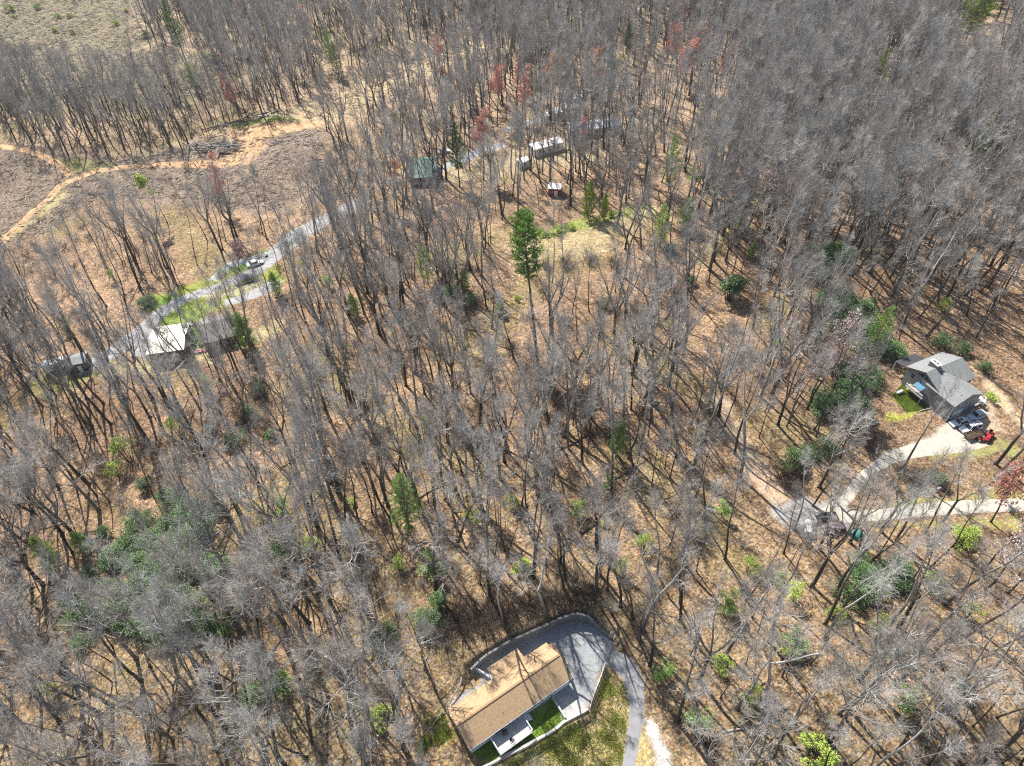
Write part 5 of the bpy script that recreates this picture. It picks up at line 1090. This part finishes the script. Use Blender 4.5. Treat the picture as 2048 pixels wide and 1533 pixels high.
dist = np.sqrt(X ** 2 + Y ** 2 + (CAM_H - Z) ** 2); mid = project(np.stack([X, Y, Z + hts * .55], 1)); top = project(np.stack([X, Y, Z + hts * .9], 1))
inn = (mid[:, 0] > 5) & (mid[:, 0] < 2043) & (mid[:, 1] < 1528) & (mid[:, 1] > 5) | (top[:, 0] > 5) & (top[:, 0] < 2043) & (top[:, 1] < 1528) & (top[:, 1] > 5)
size = np.where(inn, hts / dist, 0); order = np.argsort(-size); single = order[:300]; rest = order[300:]
labs = autolabels([(X[i], Y[i], LOOK[vi[i]] + " bare tree") for i in range(n)])
first = {}
for i in single:
    v = int(vi[i]); s = float(sc[i])
    if v not in first:
        t = two_part("bare_tree", labs[i], "tree", VAR[v][:2], (X[i], Y[i], Z[i]), 0, s, "bare trees of the wooded slope"); first[v] = (t, list(t.children)); t.rotation_euler = (rx[i], ry[i], rz[i])
    else:
        t = dup(first[v][0], (X[i], Y[i], Z[i]), (rx[i], ry[i], rz[i]), (s, s, s), first[v][1]); t["label"] = labs[i]
def scatter_stuff(name, label, sources, P, V_, R, S_):
    """one object whose points carry copies of the source objects' geometry"""
    me = bpy.data.meshes.new(name); me.vertices.add(len(P)); me.vertices.foreach_set("co", np.asarray(P, np.float32).ravel())
    for nm, ty, dat, key in (("variant", 'INT', V_, "value"), ("turn", 'FLOAT_VECTOR', R, "vector"), ("size", 'FLOAT_VECTOR', S_, "vector")):
        a_ = me.attributes.new(nm, ty, 'POINT'); a_.data.foreach_set(key, np.asarray(dat, np.int32 if ty == 'INT' else np.float32).ravel())
    o = link(name, me); ng = bpy.data.node_groups.new(name, 'GeometryNodeTree'); ng.interface.new_socket("Geometry", in_out='INPUT', socket_type='NodeSocketGeometry'); ng.interface.new_socket("Geometry", in_out='OUTPUT', socket_type='NodeSocketGeometry')
    N = ng.nodes.new; Lk = ng.links.new; gi = N("NodeGroupInput"); go = N("NodeGroupOutput"); jo = N("GeometryNodeJoinGeometry")
    def attr(nm, ty): q = N("GeometryNodeInputNamedAttribute"); q.data_type = ty; q.inputs["Name"].default_value = nm; return q.outputs[0]
    va = attr("variant", 'INT'); tu = attr("turn", 'FLOAT_VECTOR'); sz = attr("size", 'FLOAT_VECTOR')
    e2r = N("FunctionNodeEulerToRotation"); Lk(tu, e2r.inputs[0])
    for v, objs in sources.items():
        j = N("GeometryNodeJoinGeometry")
        for q in objs:
            oi = N("GeometryNodeObjectInfo"); oi.transform_space = 'ORIGINAL'; oi.inputs["Object"].default_value = q; oi.inputs["As Instance"].default_value = False; Lk(oi.outputs["Geometry"], j.inputs[0])
        cm = N("FunctionNodeCompare"); cm.data_type = 'INT'; cm.operation = 'EQUAL'; Lk(va, cm.inputs[2]); cm.inputs[3].default_value = v
        ip = N("GeometryNodeInstanceOnPoints"); Lk(gi.outputs[0], ip.inputs["Points"]); Lk(cm.outputs[0], ip.inputs["Selection"]); Lk(j.outputs[0], ip.inputs["Instance"]); Lk(e2r.outputs[0], ip.inputs["Rotation"]); Lk(sz, ip.inputs["Scale"]); Lk(ip.outputs[0], jo.inputs[0])
    Lk(jo.outputs[0], go.inputs[0]); md = o.modifiers.new("scatter", 'NODES'); md.node_group = ng
    return tag(o, label, None, None, "stuff")
for v in range(len(VAR)):
    if v not in first:
        i = next(j for j in rest if vi[j] == v); t = two_part("bare_tree", labs[i], "tree", VAR[v][:2], (X[i], Y[i], Z[i]), 0, sc[i], "bare trees of the wooded slope"); first[v] = (t, list(t.children)); rest = np.array([j for j in rest if j != i])
scatter_stuff("far_woods", "grey mass of bare trees covering the farther slopes", {v: first[v][1] for v in first}, np.stack([X, Y, Z], 1)[rest], vi[rest], np.stack([rx, ry, rz], 1)[rest], np.repeat(sc[rest][:, None], 3, 1))
print("trees", n, "single", len(single), "rest", len(rest))

# ------------------------------------------------------------------ undergrowth, fallen wood, slash, grass
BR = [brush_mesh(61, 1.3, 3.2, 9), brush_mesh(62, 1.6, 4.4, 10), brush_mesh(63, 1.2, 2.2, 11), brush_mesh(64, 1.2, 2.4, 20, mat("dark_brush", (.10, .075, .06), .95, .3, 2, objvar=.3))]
X2, Y2, r = scatter(3.7, 9); pp = project(np.stack([X2, Y2, np.zeros_like(X2)], 1)); px, py = pp.T
dens = .16 + .26 * wob(X2, Y2, 11.) + np.where((px < 520) & (py > 900), .25, 0) + np.where((px > 1500) & (py > 450), .22, 0) + np.where((px > 850) & (px < 1250) & (py > 1130) & (py < 1260), .5, 0)
k = (r.random(len(X2)) < dens); X2, Y2 = X2[k], Y2[k]; k = allowed(X2, Y2, np.full(len(X2), 3.), np.full(len(X2), 1.5), r); X2, Y2 = X2[k], Y2[k]; n2 = len(X2); s2 = r.uniform(.6, 1.35, n2); v2 = r.integers(0, 4, n2)
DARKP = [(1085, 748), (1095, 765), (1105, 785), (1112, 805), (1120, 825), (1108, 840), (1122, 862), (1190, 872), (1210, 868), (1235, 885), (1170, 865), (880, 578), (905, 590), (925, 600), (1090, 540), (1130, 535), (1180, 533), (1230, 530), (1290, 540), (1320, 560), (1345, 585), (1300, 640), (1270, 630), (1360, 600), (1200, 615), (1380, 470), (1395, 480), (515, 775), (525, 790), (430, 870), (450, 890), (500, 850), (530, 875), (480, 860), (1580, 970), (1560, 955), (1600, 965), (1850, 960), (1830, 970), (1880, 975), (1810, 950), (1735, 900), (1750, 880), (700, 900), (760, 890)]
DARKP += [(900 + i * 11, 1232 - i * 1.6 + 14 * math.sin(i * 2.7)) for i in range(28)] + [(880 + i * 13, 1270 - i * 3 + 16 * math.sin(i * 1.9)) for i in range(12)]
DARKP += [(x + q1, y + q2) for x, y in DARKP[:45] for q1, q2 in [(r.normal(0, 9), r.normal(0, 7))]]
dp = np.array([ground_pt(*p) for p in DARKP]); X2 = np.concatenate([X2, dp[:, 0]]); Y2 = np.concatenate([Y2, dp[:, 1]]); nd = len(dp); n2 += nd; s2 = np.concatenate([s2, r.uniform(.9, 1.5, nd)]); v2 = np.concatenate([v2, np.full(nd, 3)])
src = {}
SH = [(515, 775), (905, 575), (1090, 1190), (640, 760)]
labs2 = ["dark twiggy shrub on the leafy slope below the brown-grey house", "twiggy shrub on the slope between hemlock and lone pine", "twiggy shrub on the bank above the curved block wall", "dense twiggy shrub on the slope below the left road"]
for v, (xy, lab) in enumerate(zip(SH, labs2)):
    o = link("twiggy_shrub", BR[v], None, ground_pt(*xy)); o.scale = (1.2, 1.2, 1.2); tag(o, lab, "shrub"); src[v] = [o]
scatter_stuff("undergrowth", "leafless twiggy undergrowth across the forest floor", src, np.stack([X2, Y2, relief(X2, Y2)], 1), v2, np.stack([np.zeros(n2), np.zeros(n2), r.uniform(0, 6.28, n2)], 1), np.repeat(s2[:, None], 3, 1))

def log_obj(name, label, cat, A, B, rad, m, group=None, lift=0.0, stubs=3):
    a, b = np.array(A, float), np.array(B, float); c = a; d = b - a; L = np.linalg.norm(d); T = TB(); rr = np.random.default_rng(int(L * 100) + int(abs(a[0]) * 10))
    ts = np.linspace(0, 1, 8); P = d[None] * ts[:, None] + rr.normal(0, .012 * L, (8, 3)) * np.array((1, 1, .2)); P[:, 2] += rad * .6 + lift
    T.tube(P, rad * (1 - .65 * ts), 7)
    for q in range(stubs):
        t = rr.uniform(.4, .95); p = d * t + (0, 0, rad * .6 + lift); v = unit(np.cross(d, (0, 0, 1)) * rr.choice([-1, 1]) + d * .6 + (0, 0, L * .25)) * rr.uniform(.8, 2.2); T.tube([p, p + v * .5, p + v], [rad * .35, rad * .25, rad * .08], 4)
    o = link(name, T.mesh(name, m, True), None, c); return tag(o, label, cat, group)
LOGS = [((838, 997), (908, 957), .24, M_LOG, "long dark fallen trunk crossing the middle slope"), ((1160, 1068), (1200, 1044), .4, M_LOG, "thick dark fallen trunk on the slope right above the block wall's bend"), ((994, 1168), (1034, 1056), .17, M_LOG, "straight dark fallen pole leaning downslope toward the block wall"), ((483, 1399), (582, 1250), .3, M_LOG, "thick dark fallen trunk in the lower left woods"), ((1446, 1466), (1557, 1440), .17, M_DEAD, "pale straight fallen log in the lower right woods"),
        ((945, 1336), (846, 1478), .16, M_DEAD, "long pale fallen pole running down beside the ranch house"), ((930, 1062), (985, 1068), .13, M_LOG, "dark branchy log lying across the central slope"), ((1108, 905), (1200, 862), .2, M_LOG, "dark fallen trunk below the lone pine's shadow"), ((915, 862), (958, 905), .12, M_DEAD, "bleached crooked branch lying on the central slope"), ((1440, 1240), (1480, 1300), .14, M_LOG, "dark fallen log between trunks in the right-hand woods"),
        ((690, 880), (760, 862), .15, M_LOG, "fallen dark trunk left of the crossing fallen trunk"), ((560, 940), (610, 905), .16, M_LOG, "dark fallen trunk uphill of the rhododendron thicket"), ((130, 840), (190, 880), .18, M_LOG, "dark fallen trunk below the grey trailer home"), ((1280, 720), (1340, 760), .15, M_DEAD, "bleached fallen pole below the round glossy holly"), ((1200, 680), (1205, 640), .10, M_DEAD, "short bleached stick beside the mossy patch of the hill"), ((1310, 1005), (1390, 975), .18, M_LOG, "dark fallen trunk beside the bare leaf-strewn track"),
        ((1985, 1345), (2015, 1338), .2, M_DEAD, "short pale log in the far corner of the right woods"), ((620, 1290), (680, 1240), .16, M_LOG, "dark fallen trunk between the thicket and the ranch house"), ((1230, 960), (1290, 925), .17, M_LOG, "fallen trunk on the middle slope nearest the leaf track"), ((70, 60), (100, 40), .25, M_DEAD, "bleached log in the top clearing beside bright bushes"), ((233, 15), (245, 42), .3, M_DEAD, "tall bleached log at the edge of the top clearing"), ((60, 128), (78, 116), .25, M_DEAD, "bleached log at the lower edge of the top clearing"), ((525, 410), (550, 422), .22, M_DEAD, "pale leaning log in the field below the dirt road")]
for A, B, rad, m, lab in LOGS: log_obj("fallen_log", lab, "log", ground_pt(*A), ground_pt(*B), rad, m)
rr = np.random.default_rng(4)
for i in range(90):
    x, y = c5(1235 + 128 * rr.uniform(-1, 1), 572); y += rr.uniform(-1, 1) * 17 * math.sqrt(max(0, 1 - ((x - c5(1235, 0)[0]) / 46) ** 2)); p = ground_pt(x, y); q = rr.normal(.1, .7); L = rr.uniform(2.5, 6.5); lay = rr.uniform(0, 1.3)
    log_obj("cut_log", "bleached cut log in the jumbled heap beside the orange dirt turnaround", "log", p, p + np.array((math.cos(q) * L, math.sin(q) * L, rr.normal(0, .25))), rr.uniform(.12, .26), M_DEAD if rr.random() < .75 else M_LOG, "logs heaped beside the dirt turnaround", lay, 1)
for i in range(26):
    t = i / 25; x, y = c5(1180 + 420 * t, 480 - 105 * t + 10 * math.sin(i * 2)); p = ground_pt(x, y); q = .35 + rr.normal(0, .35); L = rr.uniform(3, 7)
    log_obj("cut_log", "dark cut log in the long windrow under the tree line", "log", p, p + np.array((math.cos(q) * L, math.sin(q) * L, 0)), rr.uniform(.15, .3), M_LOG if rr.random() < .6 else M_DEAD, "dark logs in the windrow under the tree line", rr.uniform(0, .7), 1)
for i in range(30):
    x, y = c5(1560 + 270 * rr.random(), 0); t = (x * 2.926 - 1560) / 270; y = c5(0, 575 - 85 * t + rr.normal(0, 16))[1]; p = ground_pt(x, y); q = rr.normal(.3, .6); L = rr.uniform(2, 5)
    log_obj("cut_log", "grey cut log in the loose heap at the turnaround's far side", "log", p, p + np.array((math.cos(q) * L, math.sin(q) * L, 0)), rr.uniform(.1, .22), M_DEAD, "grey logs beyond the turnaround", rr.uniform(0, .5), 1)
def sticks(name, label, m, count, polys, Lr, Rr, seed, dens=None):
    r = np.random.default_rng(seed); Ps = []
    polys = [np.array(P_(p)) for p in polys]; areas = [abs(np.sum(p[:, 0] * np.roll(p[:, 1], -1) - p[:, 1] * np.roll(p[:, 0], -1))) / 2 for p in polys]
    for p, a_ in zip(polys, areas):
        k = int(count * a_ / sum(areas)); c = r.uniform(p.min(0), p.max(0), (k * 3, 2)); c = c[inpoly(c[:, 0], c[:, 1], p)][:k]; Ps.append(c)
    P2 = np.concatenate(Ps); cl_ = .5 + .5 * wob(P2[:, 0], P2[:, 1], 6.); P2 = P2[r.random(len(P2)) < .25 + .75 * cl_]; n = len(P2)
    for s_ in (WALL, LOWW): pass
    q = r.uniform(0, 6.28, n); L = r.uniform(*Lr, n); D = np.stack([np.cos(q) * L, np.sin(q) * L, r.normal(0, .10, n) * L], 1); B = TB(); P3 = np.column_stack([P2, relief(P2[:, 0], P2[:, 1]) + .05]); P3 = P3 - D * np.array((.5, .5, 0)); D[:, 2] = relief(P3[:, 0] + D[:, 0], P3[:, 1] + D[:, 1]) + .08 + np.abs(D[:, 2]) - P3[:, 2]
    B.cones(P3, D, r.uniform(*Rr, n), r.normal(0, .05, D.shape) * L[:, None]); return tag(link(name, B.mesh(name, m)), label, None, None, "stuff")
SLP = [[(-60, -20), (270, -20), (300, 90), (460, 130), (440, 190), (0, 215), (-60, 215)], [(-60, 290), (140, 335), (380, 300), (480, 280), (640, 255), (650, 340), (560, 420), (380, 400), (200, 390), (90, 470), (-60, 510)], [(430, 265), (640, 205), (850, 100), (950, 75), (900, 130), (700, 235), (440, 285)]]
sticks("slash_debris", "grey logging slash strewn over the clearings", M_DEAD, 11000, SLP, (.8, 4.0), (.04, .13), 71)
sticks("dark_slash_debris", "dark logging slash strewn over the clearings", M_LOG, 12000, SLP, (.6, 3.5), (.05, .18), 72)
ALLF = [[(-150, 480), (640, 330), (1000, 200), (2200, -20), (2250, 640), (1750, 640), (1440, 760), (1540, 1060), (1750, 1070), (2250, 1070), (2250, 1650), (1320, 1650), (1310, 1340), (1250, 1200), (1100, 1200), (950, 1280), (850, 1450), (830, 1650), (-200, 1650)]]
sticks("fallen_branches", "fallen branches littering the leaf-covered forest floor", M_LOG, 14000, ALLF, (.5, 2.4), (.012, .05), 73)
sticks("pale_fallen_branches", "bleached fallen branches littering the forest floor", M_DEAD, 5000, ALLF, (.5, 2.6), (.012, .04), 74)
def blades(name, label, m, count, polys, hr, wd, seed, clump=0.0):
    r = np.random.default_rng(seed); out = []
    polys = [np.array(P_(p, f)) for p, f in polys]; areas = [abs(np.sum(p[:, 0] * np.roll(p[:, 1], -1) - p[:, 1] * np.roll(p[:, 0], -1))) / 2 for p in polys]
    for p, a_ in zip(polys, areas):
        k = int(count * a_ / sum(areas)); c = r.uniform(p.min(0), p.max(0), (k * 2, 2)); out.append(c[inpoly(c[:, 0], c[:, 1], p)])
    P2 = np.concatenate(out)
    if clump: P2 = P2[r.random(len(P2)) < .2 + .8 * sstep(-.2, .6, wob(P2[:, 0], P2[:, 1], clump))]
    n = len(P2); P3 = np.column_stack([P2, relief(P2[:, 0], P2[:, 1]) - .01]); D = np.column_stack([r.normal(0, .35, (n, 2)), np.ones(n)]) * r.uniform(*hr, n)[:, None]; B = TB(); B.cones(P3, D, wd); return tag(link(name, B.mesh(name, m)), label, None, None, "stuff")
blades("grass", "green lawn grass by the houses and the left road", M_GRASS, 42000, [([(420, 1330), (600, 1215), (880, 1090), (920, 1200), (1085, 890), (1195, 1080), (850, 1290), (560, 1430)], c1), ([(20, 1080), (200, 1010), (270, 1200), (150, 1290), (20, 1280)], c1), ([(740, 600), (930, 900), (900, 960), (640, 1000), (480, 800), (600, 660)], c2)], (.08, .22), .02, 81)
blades("weeds", "dry green-brown weeds on the slope below the pale wall", M_WEED, 42000, [([(560, 1475), (860, 1330), (1195, 1120), (1390, 1010), (1450, 850), (1520, 640), (1590, 660), (1690, 800), (1700, 950), (1685, 1150), (1640, 1533), (560, 1533)], c1)], (.15, .5), .035, 82, 1.6)
blades("tall_grass", "olive tufts of grass along the road verges", M_GRASS, 16000, [([(440, 545), (560, 488), (600, 470), (600, 482), (500, 545)], None), ([(330, 625), (440, 560), (560, 530), (560, 560), (430, 600)], None), ([(1068, 468), (1150, 440), (1300, 405), (1300, 418), (1180, 455), (1075, 482)], None), ([(560, 235), (455, 252), (480, 262), (590, 245)], None)], (.2, .5), .05, 83, 3.)
bpy.context.view_layer.update()

# ------------------------------------------------------------------ thin spring haze over the valley
hz = bpy.data.materials.new("thin_haze"); hz.use_nodes = True; t = hz.node_tree; t.nodes.remove(t.nodes["Principled BSDF"])
pv = t.nodes.new("ShaderNodeVolumePrincipled"); pv.inputs["Color"].default_value = (.92, .94, 1.0, 1); pv.inputs["Density"].default_value = 0.0001; pv.inputs["Anisotropy"].default_value = .3
t.links.new(pv.outputs[0], next(n for n in t.nodes if n.type == 'OUTPUT_MATERIAL').inputs["Volume"])
tag(MB().box((0, 0, (CAM_H + 6 - 14) / 2), (11400, 11400, CAM_H + 6 + 14)).build("haze", hz), "thin pale haze in the air above the woods", None, None, "stuff")
bpy.context.view_layer.update()
